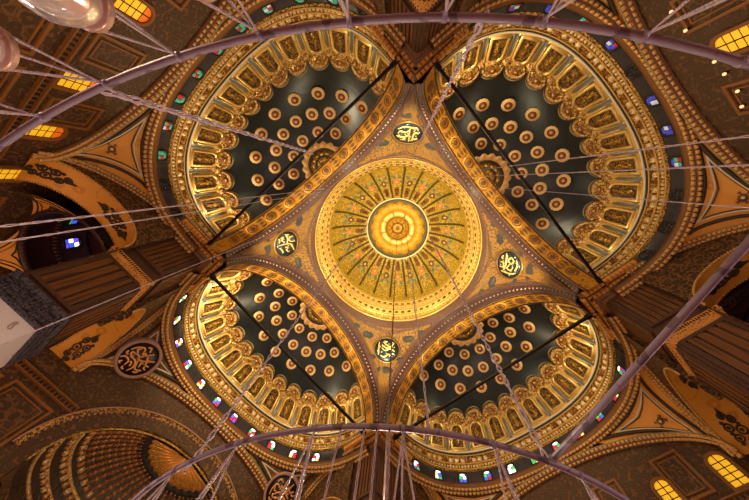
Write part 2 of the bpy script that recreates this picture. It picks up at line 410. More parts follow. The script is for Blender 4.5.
def add_drum_windows(root, pals, lit):
    """fourteen round-headed stained glass windows round the drum"""
    for i in range(14):
        t = (i + .5) / 14; p0 = sd(t, 1.0, 22.32); T = (sd(t + .002, 1, 22.5) - sd(t - .002, 1, 22.5)).normalized()
        Nn = Vector((0, 0, 1)).cross(T).normalized()
        if Nn.dot(Vector((0, 12, 22.55)) - p0) < 0: Nn = -Nn
        F = lambda a, b, h: p0 + T * a + Vector((0, 0, b)) + Nn * h
        arch = lambda w, lo, hi, n=9: [(-w, lo)] + [(-w * cos(pi * k / (n - 1)), hi + w * sin(pi * k / (n - 1))) for k in range(n)] + [(w, lo)]
        bm = NB(); band(bm, F, arch(.44, -.52, .1), arch(.34, -.46, .1), -.05, .08, True)
        plate(bm, F, arch(.35, -.47, .1), -.03, .0, 0, 1)
        fr = obj('window', bm, 'lead', root)
        bm = NB(); on = lit(i)
        mats = pals if on else ['dark_glass']
        rnd = random.Random(i * 7 + len(root.name))
        cells = [(-.17, -.3, .14, .14), (.17, -.3, .14, .14), (-.17, .01, .14, .14), (.17, .01, .14, .14), (0, .27, .24, .1)]
        for k, (ca, cb, wa, wb) in enumerate(cells):
            plate(bm, F, circ(1, 12, ca, cb, wa, wb) if k == 4 else [(ca - wa, cb - wb), (ca + wa, cb - wb), (ca + wa, cb + wb), (ca - wa, cb + wb)], .0, .03, rnd.randrange(len(mats)) if k < 4 else 0, .9)
        obj('pane', bm, mats, fr)

SD_LABEL = {'lower left': 'lower left semi-dome, dark with gold rosettes, brightest stained glass windows round its rim',
            'upper left': 'upper left semi-dome, dark with gold rosettes, small green and red rim windows',
            'upper right': 'upper right semi-dome, near-black crown over long gold niches, dim blue rim windows',
            'lower right': 'lower right semi-dome, dark with gold rosettes, green and red windows along the bottom'}
first_sd = make_semi_dome(SD_LABEL['lower left'])
sds = {'lower left': first_sd}
for b in ('upper left', 'upper right', 'lower right'):
    sds[b] = dup(first_sd, (0, 0, 0), BAYS[b], SD_LABEL[b])
add_drum_windows(sds['lower left'], [GL['white'], GL['violet'], GL['gold'], GL['white'], GL['red'], GL['green']], lambda i: 1 < i < 13)
add_drum_windows(sds['lower right'], [GL['white'], GL['green'], GL['red'], GL['blue'], GL['gold']], lambda i: 1 < i < 13)
add_drum_windows(sds['upper left'], [DG['green'], DG['red'], DG['green'], DG['white']], lambda i: 2 < i < 12)
add_drum_windows(sds['upper right'], [DG['blue'], DG['white'], DG['red'], DG['green'], DG['blue']], lambda i: i in (2, 3, 4, 5, 7, 8, 9))

# ------------------------------------------------------------------ great arches
def make_great_arch(label):
    root = thing('great_arch', label, 'arch')
    ts = lin(-.03, 1.03, 65)
    def A(t, q):
        a = 9.6 + .4 * q; return Vector((a * cos(pi * t), 10.5 + 1.5 * q, Z1 + 8.25 * sin(pi * t)))
    bm = NB(); grid(bm, A, ts, lin(0, 1, 6))
    grid(bm, lambda t, k: (A(t, 1), Vector((10.7 * cos(pi * t), 12.05, Z1 + 10 * sin(pi * t))))[k], ts, [0, 1], None, 0)
    sof = obj('soffit', bm, 'soffit', root)
    bm = NB()
    for q in (.07, .93):
        tube(bm, [A(t, q) for t in ts], .07, 5)
    obj('soffit_edge_line', bm, 'maroon', root)
    for i in range(11):
        t = (i + 1) / 12
        F = tangent_map(A, t, .5, inward=Vector((0, 11, 22)))
        bm = NB()
        # the map's first axis runs along the arch
        plate(bm, F, circ(.62, 24, 0, 0, 1, .8, 8, .1), -.02, .035, 0, .95)
        band(bm, F, circ(.5, 20, 0, 0, 1, .8), circ(.42, 20, 0, 0, 1, .8), .02, .07, True, 1)
        plate(bm, F, circ(.26, 12, lobes=6, amp=.25), .03, .07, 2, .8)
        obj('soffit_medallion', bm, ['amber' if i % 2 else 'soffit', 'leaf_brown', 'leaf_brown'], root)
        if i < 10:
            F = tangent_map(A, (i + 1.5) / 12, .5, inward=Vector((0, 11, 22)))
            bm = NB()
            for sg in (-1, 1):
                plate(bm, F, [(-.5, sg * .3), (0, sg * .52), (.5, sg * .3), (0, sg * .2)], -.02, .04, 0, .8)
            plate(bm, F, [(-.42, 0), (0, .14), (.42, 0), (0, -.14)], -.02, .04, 1, .8)
            obj('soffit_leaf', bm, ['leaf_brown', 'leaf_brown'], root)
    # beaded archivolt facing the great dome
    def V(t, q):
        return Vector(((10 - .4 * q) * cos(pi * t), 10 + .5 * q, Z1 + (10 - 1.75 * q) * sin(pi * t)))
    ts = lin(0, 1, 61)
    bm = NB(); grid(bm, V, ts, lin(0, 1, 5))
    arc = obj('archivolt', bm, 'maroon', root)
    bm = NB()
    for q, r in ((.02, .1), (.16, .035), (.86, .035)): tube(bm, [V(t, q) for t in ts], r, 5)
    obj('archivolt_line', bm, 'mauve', arc)
    bm = NB()
    for i in range(66):
        t = (i + .5) / 66; p = V(t, .5); T = V(t + .002, .5) - V(t - .002, .5)
        box(bm, p, .2, .2, .2, frame(T, Vector((0, 0, -1)) - Vector((p.x, 20, 0)) * .03), 0, .4)
    obj('bead_moulding', bm, 'bead_mauve', arc)
    return root
GA = {b: '%s golden arch band with painted medallions, from the %s pier to the %s pier' % (b, p, q) for b, p, q in (('lower left', 'left', 'bottom'), ('upper left', 'left', 'top'), ('upper right', 'top', 'right'), ('lower right', 'right', 'bottom'))}
ga = make_great_arch(GA['lower left'])
for b in ('upper left', 'upper right', 'lower right'): dup(ga, (0, 0, 0), BAYS[b], GA[b])

# tie rods at the springing of the great arches
def make_rod(label):
    root = thing('tie_rod', label, 'rod', (0, 11.8, 22.35))
    bm = NB(); box(bm, (0, 0, 0), 20.9, .2, .2); obj('bar', bm, 'black_iron', root, False)
    for sg in (-1, 1):
        bm = NB(); box(bm, (sg * 9.75, 0, 0), .6, .3, .3)
        obj('anchor_block', bm, 'black_iron', root, False)
    return root
R0 = {'lower left': 'black iron tie rod across the lower left semi-dome',
      'upper left': 'black iron tie rod across the upper left semi-dome',
      'upper right': 'black iron tie rod across the upper right semi-dome',
      'lower right': 'black iron tie rod across the lower right semi-dome'}
rod = make_rod(R0['lower left'])
for b in ('upper left', 'upper right', 'lower right'):
    a = BAYS[b]; dup(rod, (-11.8 * sin(a), 11.8 * cos(a), 22.35), a, R0[b])

# ------------------------------------------------------------------ great pendentives with calligraphy roundels
STROKES = [
 [[(.1, .85), (.12, .3), (.1, -.2), (.15, -.75)], [(-.75, .3), (-.45, .42), (-.1, .3), (.1, .05)], [(-.7, .05), (-.55, -.2), (-.2, -.1), (.05, -.3)], [(.35, .7), (.38, .2), (.5, -.1), (.75, -.05)],
  [(-.6, -.45), (-.3, -.65), (.2, -.6), (.5, -.4)], [(-.4, .7), (-.25, .6), (-.15, .72)], [(.45, .5), (.6, .55), (.7, .4)], [(.3, -.5), (.55, -.6), (.7, -.35)]],
 [[(.65, .55), (.68, .1), (.62, -.4), (.45, -.7)], [(-.8, .35), (-.3, .3), (.2, .28), (.55, .4)], [(-.05, .75), (0, .5), (.3, .45), (.35, .75)], [(-.6, -.1), (-.35, .12), (-.1, -.15), (-.35, -.35), (-.6, -.1)],
  [(.0, -.05), (.3, .1), (.4, -.2), (.1, -.4)], [(-.5, -.55), (-.1, -.7), (.3, -.6)], [(-.6, .6), (-.4, .68), (-.3, .55)]],
 [[(-.6, .7), (-.2, .5), (.0, .2), (-.05, -.8)], [(.15, .8), (.2, .3), (.5, .25), (.6, .6)], [(.1, .0), (.4, .1), (.7, -.05), (.75, .2)], [(-.7, .2), (-.5, .0), (-.3, .1), (-.25, -.2)],
  [(.15, -.2), (.35, -.45), (.6, -.3), (.5, -.6)], [(-.65, -.3), (-.4, -.5), (-.25, -.7)], [(.15, -.75), (.3, -.65), (.5, -.75)]],
 [[(.7, .6), (.7, .1), (.68, -.55)], [(-.6, .65), (-.3, .3), (.1, .45), (.35, .65)], [(-.7, -.1), (-.3, .1), (.1, -.1), (.45, .1)], [(-.5, -.6), (-.2, -.4), (.2, -.65), (.5, -.55)],
  [(-.5, .3), (-.1, .15), (.3, .25), (.45, .4)], [(-.65, -.35), (-.5, -.3), (-.4, -.4)], [(.0, .75), (.15, .65), (.25, .78)]],
 [[(-.8, .1), (-.5, .35), (-.1, .1), (.2, -.05), (.5, .1)], [(-.6, -.7), (-.2, -.1), (.1, .0), (-.1, -.8)], [(-.4, .75), (-.35, .4), (.0, .2), (.4, .35)], [(.0, .75), (.15, .5), (.5, .55), (.6, .8)],
  [(.2, -.2), (.5, -.45), (.75, -.15), (.8, .2)], [(-.75, -.3), (-.5, -.2), (-.35, -.45)], [(.15, -.6), (.35, -.75), (.5, -.6)], [(.55, .4), (.7, .45), (.78, .3)], [(-.6, .5), (-.75, .35), (-.7, .1)],
  [(-.5, .15), (-.3, -.05), (-.45, -.1)], [(.0, -.3), (.2, -.4), (.15, -.2)], [(-.2, .55), (-.05, .4), (.1, .45)], [(.3, .2), (.5, .3), (.6, .15), (.4, .08)], [(-.45, -.5), (-.25, -.35), (-.1, -.45)], [(.3, .75), (.35, .9), (.2, .9)],
  [(-.25, .85), (-.1, .9), (-.05, .8)], [(.55, -.3), (.6, -.1), (.4, -.05)], [(-.85, -.1), (-.7, -.05), (-.6, -.15)]],
]
SPH = sqrt(200.0)
def sph(az, el): return Vector((SPH * cos(el) * cos(az), SPH * cos(el) * sin(az), Z1 + SPH * sin(el)))
def make_pendentive(label, which, roll):
    root = thing('pendentive', label, 'pendentive')
    def P(d, q):     # d -45..45 degrees about the diagonal, q 0 (arch) .. 1 (ring)
        az = radians(45 + d); m = tan_ = math.tan(radians(45 - abs(d)))
        zb = 10 * sqrt(max(0, 1 - m * m)); eb = math.asin(min(1, zb / SPH)); e1 = math.asin(10 / SPH) + .004
        return sph(az, eb + (e1 - eb) * q)
    bm = NB(); grid(bm, P, [-45 + 90 * (.5 - .5 * cos(pi * k / 48)) for k in range(49)], lin(0, 1, 12)); obj('shell', bm, 'amber_green', root)
    el = radians((32, 34, 33, 35)[which]) - .012
    F0 = tangent_map(sph, radians(45), el, inward=Vector((0, 0, Z1)))
    cr, sr = cos(roll), sin(roll)
    F = lambda a, b, h: F0(a * cr - b * sr, a * sr + b * cr, h)
    bm = NB(); band(bm, F, circ(1.55, 36), circ(1.4, 36), -.12, .2)
    rd = obj('roundel_frame', bm, 'gilt_line', root)
    bm = NB(); plate(bm, F, circ(1.42, 36), -.1, .14, 0, .99); disc = obj('roundel', bm, 'navy_disc', rd)
    bm = NB()
    for st in STROKES[which]: ribbon(bm, F, [(x * 1.35, y * 1.35) for x, y in st], .16, .12, .2)
    for k in range(16): plate(bm, F, circ(.07, 6, 1.2 * cos(k * 2.4) * (k / 16) ** .5, 1.2 * sin(k * 2.4) * (k / 16) ** .5), .12, .18, 0, .8)
    obj('calligraphy', bm, 'script', rd)
    bd = None
    eye = Vector((0, 0, Z1)); inn = lambda p: p + (eye - p).normalized() * .04
    for k0, q0 in ((39, .06), (33, .16)):
        pts = [P(d, q0 + .3 * (1 - abs(d) / k0) * 0 + (.55 - q0) * max(0, (abs(d) / k0)) ** 3) for d in lin(-k0, k0, 41)] + [P(d, .97 - .4 * q0) for d in lin(k0, -k0, 41)]
        bm = NB(); tube(bm, [inn(p) for p in pts], .07 if k0 > 35 else .04, 5, True); obj('border_line', bm, 'mauve', root)
    bm = NB(); G = lambda a, b, h: F0(a, b, h)
    for a, b, k in ((0, -2.4, .7), (-2.6, 1.35, .6), (2.6, 1.35, .6), (-1.6, -1.1, .4), (1.6, -1.1, .4), (-4.4, 1.9, .4), (4.4, 1.9, .4)):
        plate(bm, lambda x, y, h: sph(radians(45) - (a + x) / (SPH * cos(el)), el + (b + y) / SPH) + (Vector((0, 0, Z1)) - sph(radians(45), el)).normalized() * (h + .02), circ(k, 16, 0, 0, 1, .6, 6, .3), 0, .05, 0, .7)
    obj('leaf_spray', bm, 'slate', root)
    return root
make_pendentive('pendentive beside the bottom pier, its navy roundel filled with gold calligraphy', 3, 0)
for nm, rz, w in (('left', pi / 2, 2), ('top', pi, 0), ('right', -pi / 2, 1)):
    o = make_pendentive({'left': 'left pendentive by the left pier, navy roundel with one long curved gold stroke',
                         'top': 'top pendentive under the top pier, navy roundel with crossed gold strokes',
                         'right': 'right pendentive by the right pier, navy roundel with a gold hook stroke'}[nm], w, 0)
    o.rotation_euler = (0, 0, rz)

# ------------------------------------------------------------------ central dome
def revolve(bm, prof, n=96, mi=0, r0=0, r1=2 * pi, c=(0, 0)):
    grid(bm, lambda k, a: Vector((c[0] + prof[k][0] * cos(a), c[1] + prof[k][0] * sin(a), prof[k][1])), list(range(len(prof))), lin(r0, r1, n + 1), None, mi)
cd = thing('central_dome', 'great central dome with gold radiating ribs and a round sunburst medallion at its crown', 'dome', (0, 0, Z1 + 10))
off = -(Z1 + 10)
def cz(bm):
    bmesh.ops.translate(bm, verts=bm.verts, vec=(0, 0, off)); return bm
RB, ZB, HB = 9.4, 39.8, 7.75
dz = lambda r: ZB + HB * sqrt(max(0, 1 - (r / RB) ** 2))
bm = NB(); revolve(bm, [(10.75, 32.3), (10.62, 32.45), (10.45, 32.5), (10.42, 32.75), (10.3, 32.95), (10.28, 33.4), (10.12, 33.7), (10.2, 34.5), (10.06, 34.75), (10.1, 34.95)])
obj('ring_moulding', cz(bm), 'mauve', cd)
steps = [(10.02, 34.75), (9.95, 34.8), (9.95, 35.15), (10.0, 35.2), (10.0, 36.15), (9.9, 36.2), (9.9, 36.45), (9.8, 36.5), (9.82, 37.3), (9.72, 37.35), (9.72, 37.6), (9.66, 37.65), (9.68, 38.3), (9.58, 38.35), (9.58, 38.6), (9.53, 38.65), (9.54, 39.2), (9.42, 39.25), (9.42, 39.5), (9.36, 39.55), (9.4, 39.9)]
bm = NB(); revolve(bm, steps); bc = obj('base_cornice', cz(bm), 'gilt', cd)
for (r, z) in ((9.94, 35.17), (9.89, 36.48), (9.71, 37.62), (9.57, 38.62), (9.41, 39.52)):
    bm = NB(); tube(bm, [(r * cos(2 * pi * k / 120), r * sin(2 * pi * k / 120), z) for k in range(120)], .05, 5, True); obj('cornice_line', cz(bm), 'gilt_line', bc)
for (r, z, n, w, h, mm) in ((9.98, 35.68, 130, .24, .8, 'gold_bright'), (9.8, 36.95, 72, .5, .6, 'gold_dark'), (9.66, 38.0, 120, .26, .5, 'gold_pale'), (9.52, 38.92, 72, .5, .4, 'gold_dark')):
    bm = NB()
    for i in range(n):
        a = 2 * pi * i / n
        box(bm, (r * cos(a), r * sin(a), z), w, h, .2, Matrix.Rotation(a, 3, 'Z') @ Matrix(((0, 0, -1), (1, 0, 0), (0, -1, 0))), 0, .7)
    obj('baluster_row', cz(bm), mm, bc)
bm = NB(); revolve(bm, [(r, dz(r)) for r in [RB * sin(pi / 2 * (1 - k / 24)) for k in range(25)]])
obj('dome_shell', cz(bm), 'dome_gold', cd)
def DS(a, r): return Vector((r * cos(a), r * sin(a), dz(r)))
ph0 = radians(6.2) - .0867 - pi / 4
def DF(a0):
    """surface map along one meridian: (across, radius, height)"""
    def F(a, b, h):
        p = DS(a0 + a / max(b, .4), b); k = (Vector((0, 0, 36)) - p).normalized(); q = p + k * h; q.z += off; return q
    return F
for i in range(24):
    a0 = ph0 + 2 * pi * i / 24
    F = DF(a0)
    bm = NB(); rr = lin(4.95, 9.32, 14)
    band(bm, F, [(-.13, r) for r in rr], [(.13, r) for r in rr], -.02, .12, False, 0)
    band(bm, F, [(-.045, r) for r in rr], [(.045, r) for r in rr], .1, .17, False, 1)
    obj('rib', bm, ['rib_olive', 'umber'], cd)
    F = DF(a0 + pi / 24)
    bm = NB()
    band(bm, F, [(-.24, 5.25), (-.34, 6.4), (-.17, 6.6), (.17, 6.6), (.34, 6.4), (.24, 5.25)], [(-.13, 5.38), (-.2, 6.3), (-.1, 6.42), (.1, 6.42), (.2, 6.3), (.13, 5.38)], 0, .06, True, 0)
    plate(bm, F, [(-.12, 5.4), (-.19, 6.3), (0, 6.42), (.19, 6.3), (.12, 5.4)], 0, .03, 1, .95)
    obj('cartouche', bm, ['rust', 'gold_dark'], cd)
    bm = NB()
    plate(bm, F, circ(.36, 18, 0, 7.35, 1, 1.15, 6, .25), -.02, .06, 0, .8)
    plate(bm, F, circ(.16, 10, 0, 7.35), .04, .1, 1, .8)
    obj('panel_rosette', bm, ['red_flower' if i % 2 else 'dark_flower', 'peach'], cd)
    bm = NB()
    for sg in (-1, 1):
        plate(bm, F, [(sg * .2, 7.7), (sg * .75, 8.05), (sg * .7, 8.35), (sg * .3, 8.2)], -.01, .05, 0, .8)
        plate(bm, F, [(sg * .18, 8.5), (sg * .6, 8.65), (sg * .75, 9.0), (sg * .2, 8.9)], -.01, .05, 1, .8)
        plate(bm, F, circ(.13, 8, sg * .55, 7.35), -.01, .05, 0, .8)
    plate(bm, F, [(-.14, 8.1), (0, 8.75), (.14, 8.1), (0, 7.85)], -.01, .06, 2, .8)
    obj('panel_leaves', bm, ['leaf_blue', 'gold_bright', 'gold_pale'], cd)
# crown medallion
def CF(a, b, h):
    r = math.hypot(a, b); z = dz(r); return Vector((a, b, z - h + off))
bm = NB(); band(bm, CF, circ(4.93, 72), circ(4.75, 72), 0, .2); o1 = obj('medallion_ring', bm, 'cream', cd)
bm = NB(); band(bm, CF, circ(4.76, 72), circ(3.6, 72), -.02, .04); obj('medallion_shadow_ring', bm, 'olive', cd)  # dark olive band painted just inside the cream ring
bm = NB(); band(bm, CF, circ(3.95, 96, lobes=16, amp=.085), circ(2.5, 96), 0, .1); obj('scalloped_ring', bm, 'medal_gold', cd)
bm = NB(); band(bm, CF, circ(2.75, 64), circ(1.85, 64), .05, .12); pr = obj('petal_ring', bm, 'gold_bright', cd)
for i in range(8):
    a = 2 * pi * i / 8 + ph0; w = .335
    bm = NB()
    A = [(2.68 * cos(a + w * x), 2.68 * sin(a + w * x)) for x in lin(-1, 1, 7)]; B = [(2.0 * cos(a + w * x), 2.0 * sin(a + w * x)) for x in lin(-1, 1, 7)]
    band(bm, CF, A, B, .1, .16, False); obj('petal', bm, 'petal_cream', pr)
bm = NB(); plate(bm, CF, circ(1.86, 48), .05, .1, 0, 1)
band(bm, CF, circ(1.8, 48), circ(1.7, 48), .08, .15, True, 1)
band(bm, CF, circ(.95, 32, lobes=8, amp=.15), circ(.7, 32), .08, .15, True, 1)
for i in range(12): plate(bm, CF, circ(.16, 8, 1.3 * cos(pi * i / 6), 1.3 * sin(pi * i / 6)), .09, .15, 1, .7)
plate(bm, CF, circ(.4, 16, lobes=8, amp=.2), .08, .16, 1, .7)
obj('crown_rosette', bm, ['medal_gold', 'gilt_line'], cd)

# ------------------------------------------------------------------ piers (local frame: centre of the great dome at the origin, quadrant +x +y)
def make_pier(label, full=True):
    root = thing('pier', label, 'pier', (0, 0, FLOOR))
    up = lambda bm: (bmesh.ops.translate(bm, verts=bm.verts, vec=(0, 0, -FLOOR)), bm)[1]
    def shell(bm, prof, mi=0, top=False):
        """square section swept: prof = (inset of the near faces, z)"""
        lay = bm.loops.layers.uv.active; R = []
        for (x, z) in prof:
            y = 24.9 - x
            R.append([bm.verts.new(v) for v in ((x, x, z), (y, x, z), (y, y, z), (x, y, z))])
        for i in range(len(R) - 1):
            for k in range(4):
                f = bm.faces.new((R[i][k], R[i][(k + 1) % 4], R[i + 1][(k + 1) % 4], R[i + 1][k])); f.material_index = mi
                for lp, t in zip(f.loops, ((0, prof[i][1]), (3, prof[i][1]), (3, prof[i + 1][1]), (0, prof[i + 1][1]))): lp[lay].uv = t
        if top: bm.faces.new(R[-1]).material_index = mi
    bm = NB(); shell(bm, [(11.05, 11.6), (11.05, 23.1)], 0, True); obj('shaft', up(bm), 'wood_purple', root, False)
    bm = NB(); shell(bm, [(11.0, FLOOR), (11.0, 10.55)]); obj('marble_base', up(bm), 'marble', root, False)
    bm = NB(); shell(bm, [(11.0, 10.45), (10.92, 10.5), (10.92, 10.65), (10.97, 10.7), (10.9, 11.5), (10.84, 11.6), (10.84, 11.7), (11.05, 11.75)])
    for k in range(22):
        for rr in range(3):
            x = 10.95 + 3.0 * (k + .5) / 22; z = 10.82 + .26 * rr; d = 10.95 - .02 * rr
            for p in ((x, d, z), (d, x, z)): box(bm, p, .1, .1, .2)
    obj('carved_capital', up(bm), 'grey_carving', root, False)
    for (z0, z1, nm, n, ed) in ((17.6, 21.5, 'fluted_panel', 6, .10), (11.95, 15.9, 'recessed_panel', 4, .16)):
        for side in (0, 1, 2, 3):
            bm = NB()
            def q(a, d, z, side=side):
                far = 24.9
                return ((a, 11.05 - d, z), (11.05 - d, a, z), (far - a, far - 11.05 + d, z), (far - 11.05 + d, far - a, z))[side]
            bx = lambda a0, a1, d0, d1, za, zb, mi: box(bm, [(u + v) / 2 for u, v in zip(q(a0, d0, za), q(a1, d1, zb))], *[abs(u - v) for u, v in zip(q(a0, d0, za), q(a1, d1, zb))], None, mi)
            bx(11.2, 11.42, 0, .14, z0, z1, 1); bx(13.48, 13.7, 0, .14, z0, z1, 1)
            bx(11.42, 13.48, 0, .14, z0, z0 + .2, 1); bx(11.42, 13.48, 0, .14, z1 - .2, z1, 1)
            for k in range(n):
                a = 11.42 + 2.06 * (k + .5) / n; w = 2.06 / n * .3
                bx(a - w, a + w, 0, .12, z0 + .2, z1 - .2, 0)
                bx(a + w, a + w + ed * .5, 0, .07, z0 + .2, z1 - .2, 2)
            obj(nm, up(bm), ['wood', 'wood_purple', 'wood_light'] if z0 > 17 else ['wood_mid', 'wood_purple', 'wood_light'], root, False)
    # upper cornice
    bm = NB(); shell(bm, [(11.05, 21.6), (10.85, 21.75), (10.85, 21.9), (10.55, 22.1), (10.45, 22.3), (10.25, 22.35), (10.02, 22.62), (10.02, 22.8), (10.9, 22.95), (11.05, 23.1)])
    for k in range(13):
        x = 10.35 + 4.2 * (k + .5) / 13
        for p in ((x, 10.1, 22.36), (10.1, x, 22.36)): box(bm, p, .24, .24, .34, None, 1, 1.25)
        for p in ((x, 10.5, 22.08), (10.5, x, 22.08)): box(bm, p, .22, .22, .2, None, 1, 1.25)
    obj('cornice', up(bm), ['bead_base', 'bead_gold'], root, False)
    # lower cornice with its row of dark teeth
    bm = NB(); shell(bm, [(11.05, 15.95), (10.95, 16.05), (10.95, 16.2), (10.82, 16.3), (10.82, 16.62), (11.05, 16.7)])
    for k in range(20):
        x = 10.95 + 3.0 * (k + .5) / 20
        for p, dx, dy in (((x, 10.81, 16.45), .07, .05), ((10.81, x, 16.45), .05, .07)): box(bm, p, dx, dy, .16, None, 1)
    obj('toothed_cornice', up(bm), ['bead_gold', 'tooth_dark'], root, False)
    return root
PL = {'left': 'left pier, with grey carved capital and white marble base at the left edge', 'top': 'top pier, vertical fluted panel meeting the upper edge of the photo',
      'right': 'right pier of dark fluted wood beside the black round opening', 'bottom': 'bottom pier, dark shaft behind hanging chains at the bottom edge'}
pier = make_pier(PL['bottom'])
for nm, rz in (('left', pi / 2), ('top', pi), ('right', -pi / 2)): dup(pier, (0, 0, FLOOR), rz, PL[nm])

# ------------------------------------------------------------------ side arches: spandrel wall, golden soffit, bead moulding (local frame of a bay, right-hand side +x)
VA, RA, HA = 17.35, 3.65, 2.35
def side_z(v): return Z2 + HA * sqrt(max(0, 1 - ((v - VA) / RA) ** 2))
def bead_z(v): return 16.95 + 5.25 * sqrt(max(0, 1 - ((v - 13.5) / 7.5) ** 2)) if v > 13.5 else 22.2
def mir(bm, sg):
    if sg < 0:
        bmesh.ops.scale(bm, verts=bm.verts, vec=(-1, 1, 1)); bmesh.ops.reverse_faces(bm, faces=bm.faces)
    return bm
def make_side_arch(label, sg):
    root = thing('side_arch', label, 'arch')
    vs = [13.55 + .12 * 0] + [VA - RA * cos(pi * k / 40) for k in range(41)]
    for nm, x in (('spandrel_wall', 10.6), ('rear_spandrel', 12.7)):
        bm = NB(); grid(bm, lambda v, q: Vector((x, v, side_z(v) + (min(bead_z(min(v, 20.97)), 22.4) - side_z(v)) * q)), vs, lin(0, 1, 5), lambda v, q: (v, side_z(v) + (bead_z(min(v, 20.97)) - side_z(v)) * q))
        obj(nm, mir(bm, sg), 'wall_relief', root)
    bm = NB(); grid(bm, lambda x, z: Vector((x, 13.69, z)), [10.6, 11.6, 12.7], [14.5, 18, 22.3]); grid(bm, lambda x, v: Vector((x, v, min(bead_z(min(v, 20.97)), 22.4))), [10.6, 12.7], vs)
    obj('wall_return', mir(bm, sg), 'wall_relief', root)
    ts = lin(0, 1, 41)
    def S(t, q): return Vector((10.55 + 2.15 * q, VA - RA * cos(pi * t), Z2 + HA * sin(pi * t)))
    bm = NB(); grid(bm, S, ts, lin(0, 1, 5)); sf = obj('soffit', mir(bm, sg), 'amber', root)
    bm = NB()
    for k in range(64):
        t = (k + .5) / 64
        for q in (.0, 1.0):
            p = S(t, q); T = S(t + .003, q) - S(t - .003, q); box(bm, p, .11, .11, .12, frame(T, Vector((1, 0, 0))), 0, .8)
    obj('soffit_edge_beads', mir(bm, sg), 'bead', sf)
    bm = NB()
    for t0 in (.4, .86):
        def F(a, b, h, t0=t0):
            p = S(t0 + a / 9.6, .5 + b / 2.3); return p + (Vector((p.x, VA, 15)) - p).normalized() * (h + .03)
        for k in range(7):
            cx = (k - 3) * .36; cy = (.26 if k % 2 else -.26) * (1 if 0 < k < 6 else .4); r_ = .3 - .03 * abs(k - 3)
            band(bm, F, circ(r_, 14, cx, cy, 1.1, 1), circ(r_ - .1, 14, cx, cy, 1.1, 1), -.03, .05, True, 0)
            plate(bm, F, circ(.1, 8, cx, cy, 1, 1, 5, .4), -.02, .05, 0, .8)
            plate(bm, F, [(cx - .16, -cy * 1.5), (cx, -cy * .9), (cx + .16, -cy * 1.5), (cx, -cy * 2)], -.03, .05, 0, .8)
        for c in (-1, 1): plate(bm, F, [(c * 1.15, -.18), (c * 1.6, 0), (c * 1.15, .18), (c * 1.25, 0)], -.03, .05, 0, .8)
    obj('soffit_scroll', mir(bm, sg), ['umber', 'ember'], sf)
    # bead moulding rising from the outer wall to the pier cornice
    vv = [13.5 + 7.5 * sin(pi / 2 * k / 30) for k in range(31)]
    P = lambda v: Vector((10.5, v, bead_z(v)))
    bm = NB()
    grid(bm, lambda v, k: P(v) + [Vector((.3, 0, -.36)), Vector((.02, 0, -.3)), Vector((-.25, 0, -.03)), Vector((-.25, 0, .1)), Vector((.3, 0, .14))][k], vv, [0, 1, 2, 3, 4])
    bmo = obj('bead_moulding', mir(bm, sg), 'bead_base', root)
    bm = NB(); tube(bm, [P(v) + Vector((-.25, 0, .05)) for v in vv], .05, 5); obj('pale_line', mir(bm, sg), 'cream_dim', bmo)
    for dx, dz_, w_ in ((-.19, -.1, .2), (.0, -.29, .15)):
        bm = NB()
        for k in range(44):
            x = (k + .5) / 44 * pi / 2; v = 13.5 + 7.5 * sin(x); p = P(v) + Vector((dx, 0, dz_)); T = P(v + .01) - P(v - .01)
            box(bm, p, .23, w_ * 1.1, .18, frame(T, Vector((-.7, 0, -.7))), 0, .7)
        obj('bead_row', mir(bm, sg), 'bead', bmo)
    return root
# at each bay, +x in the local frame: lower left -> bottom pier, upper left -> left pier, upper right -> top pier, lower right -> right pier
SIDE = {'lower left': {1: 'bottom', -1: 'left'}, 'upper left': {1: 'left', -1: 'top'}, 'upper right': {1: 'top', -1: 'right'}, 'lower right': {1: 'right', -1: 'bottom'}}
NAME = {('upper left', 'left'): 'golden side arch at the far left, between the left pier and outer wall', ('lower left', 'left'): 'golden side arch seen nearly edge-on, below the left pier',
        ('upper left', 'top'): 'side arch left of the top pier, past the upper edge', ('upper right', 'top'): 'side arch right of the top pier, past the upper edge',
        ('upper right', 'right'): 'golden side arch framing the black opening at the right edge', ('lower right', 'right'): 'golden side arch below the right pier, scroll ornament at its foot',
        ('lower left', 'bottom'): 'side arch left of the bottom pier, past the lower edge', ('lower right', 'bottom'): 'side arch right of the bottom pier, past the lower edge'}
proto = {1: None, -1: None}
for b in BAYS:
    for sg in (1, -1):
        lab = NAME[(b, SIDE[b][sg])]
        if proto[sg] is None:
            proto[sg] = make_side_arch(lab, sg); proto[sg].rotation_euler = (0, 0, BAYS[b])
        else: dup(proto[sg], (0, 0, 0), BAYS[b], lab)

# ------------------------------------------------------------------ wall arches
def wall_bead_z(u): return 16.95 + 3.95 * sqrt(max(0, 1 - (u / 10.6) ** 2))
def make_wall_arch(label):
    root = thing('wall_arch', label, 'arch')
    P = lambda a: Vector((10.6 * cos(a), 20.85, 16.95 + 3.95 * sin(a))); aa = lin(0, pi, 81)
    bm = NB()
    grid(bm, lambda a, k: P(a) + [Vector((0, .6, -.38)), Vector((0, .1, -.32)), Vector((0, -.24, -.03)), Vector((0, -.24, .1)), Vector((0, .3, .2))][k], aa, [0, 1, 2, 3, 4])
    bmo = obj('bead_moulding', bm, 'bead_base', root)
    bm = NB(); tube(bm, [P(a) + Vector((0, -.24, .05)) for a in aa], .05, 5); obj('pale_line', bm, 'cream_dim', bmo)
    for dy, dz_, w_ in ((-.18, -.1, .22), (.04, -.3, .17)):
        bm = NB(); n = 92
        for k in range(n):
            a = pi * (k + .5) / n; T = P(a + .01) - P(a - .01); box(bm, P(a) + Vector((0, dy, dz_)), .27, w_ * 1.1, .18, frame(T, Vector((0, -.7, -.7))), 0, .7)
        obj('bead_row', bm, 'bead', bmo)
    return root
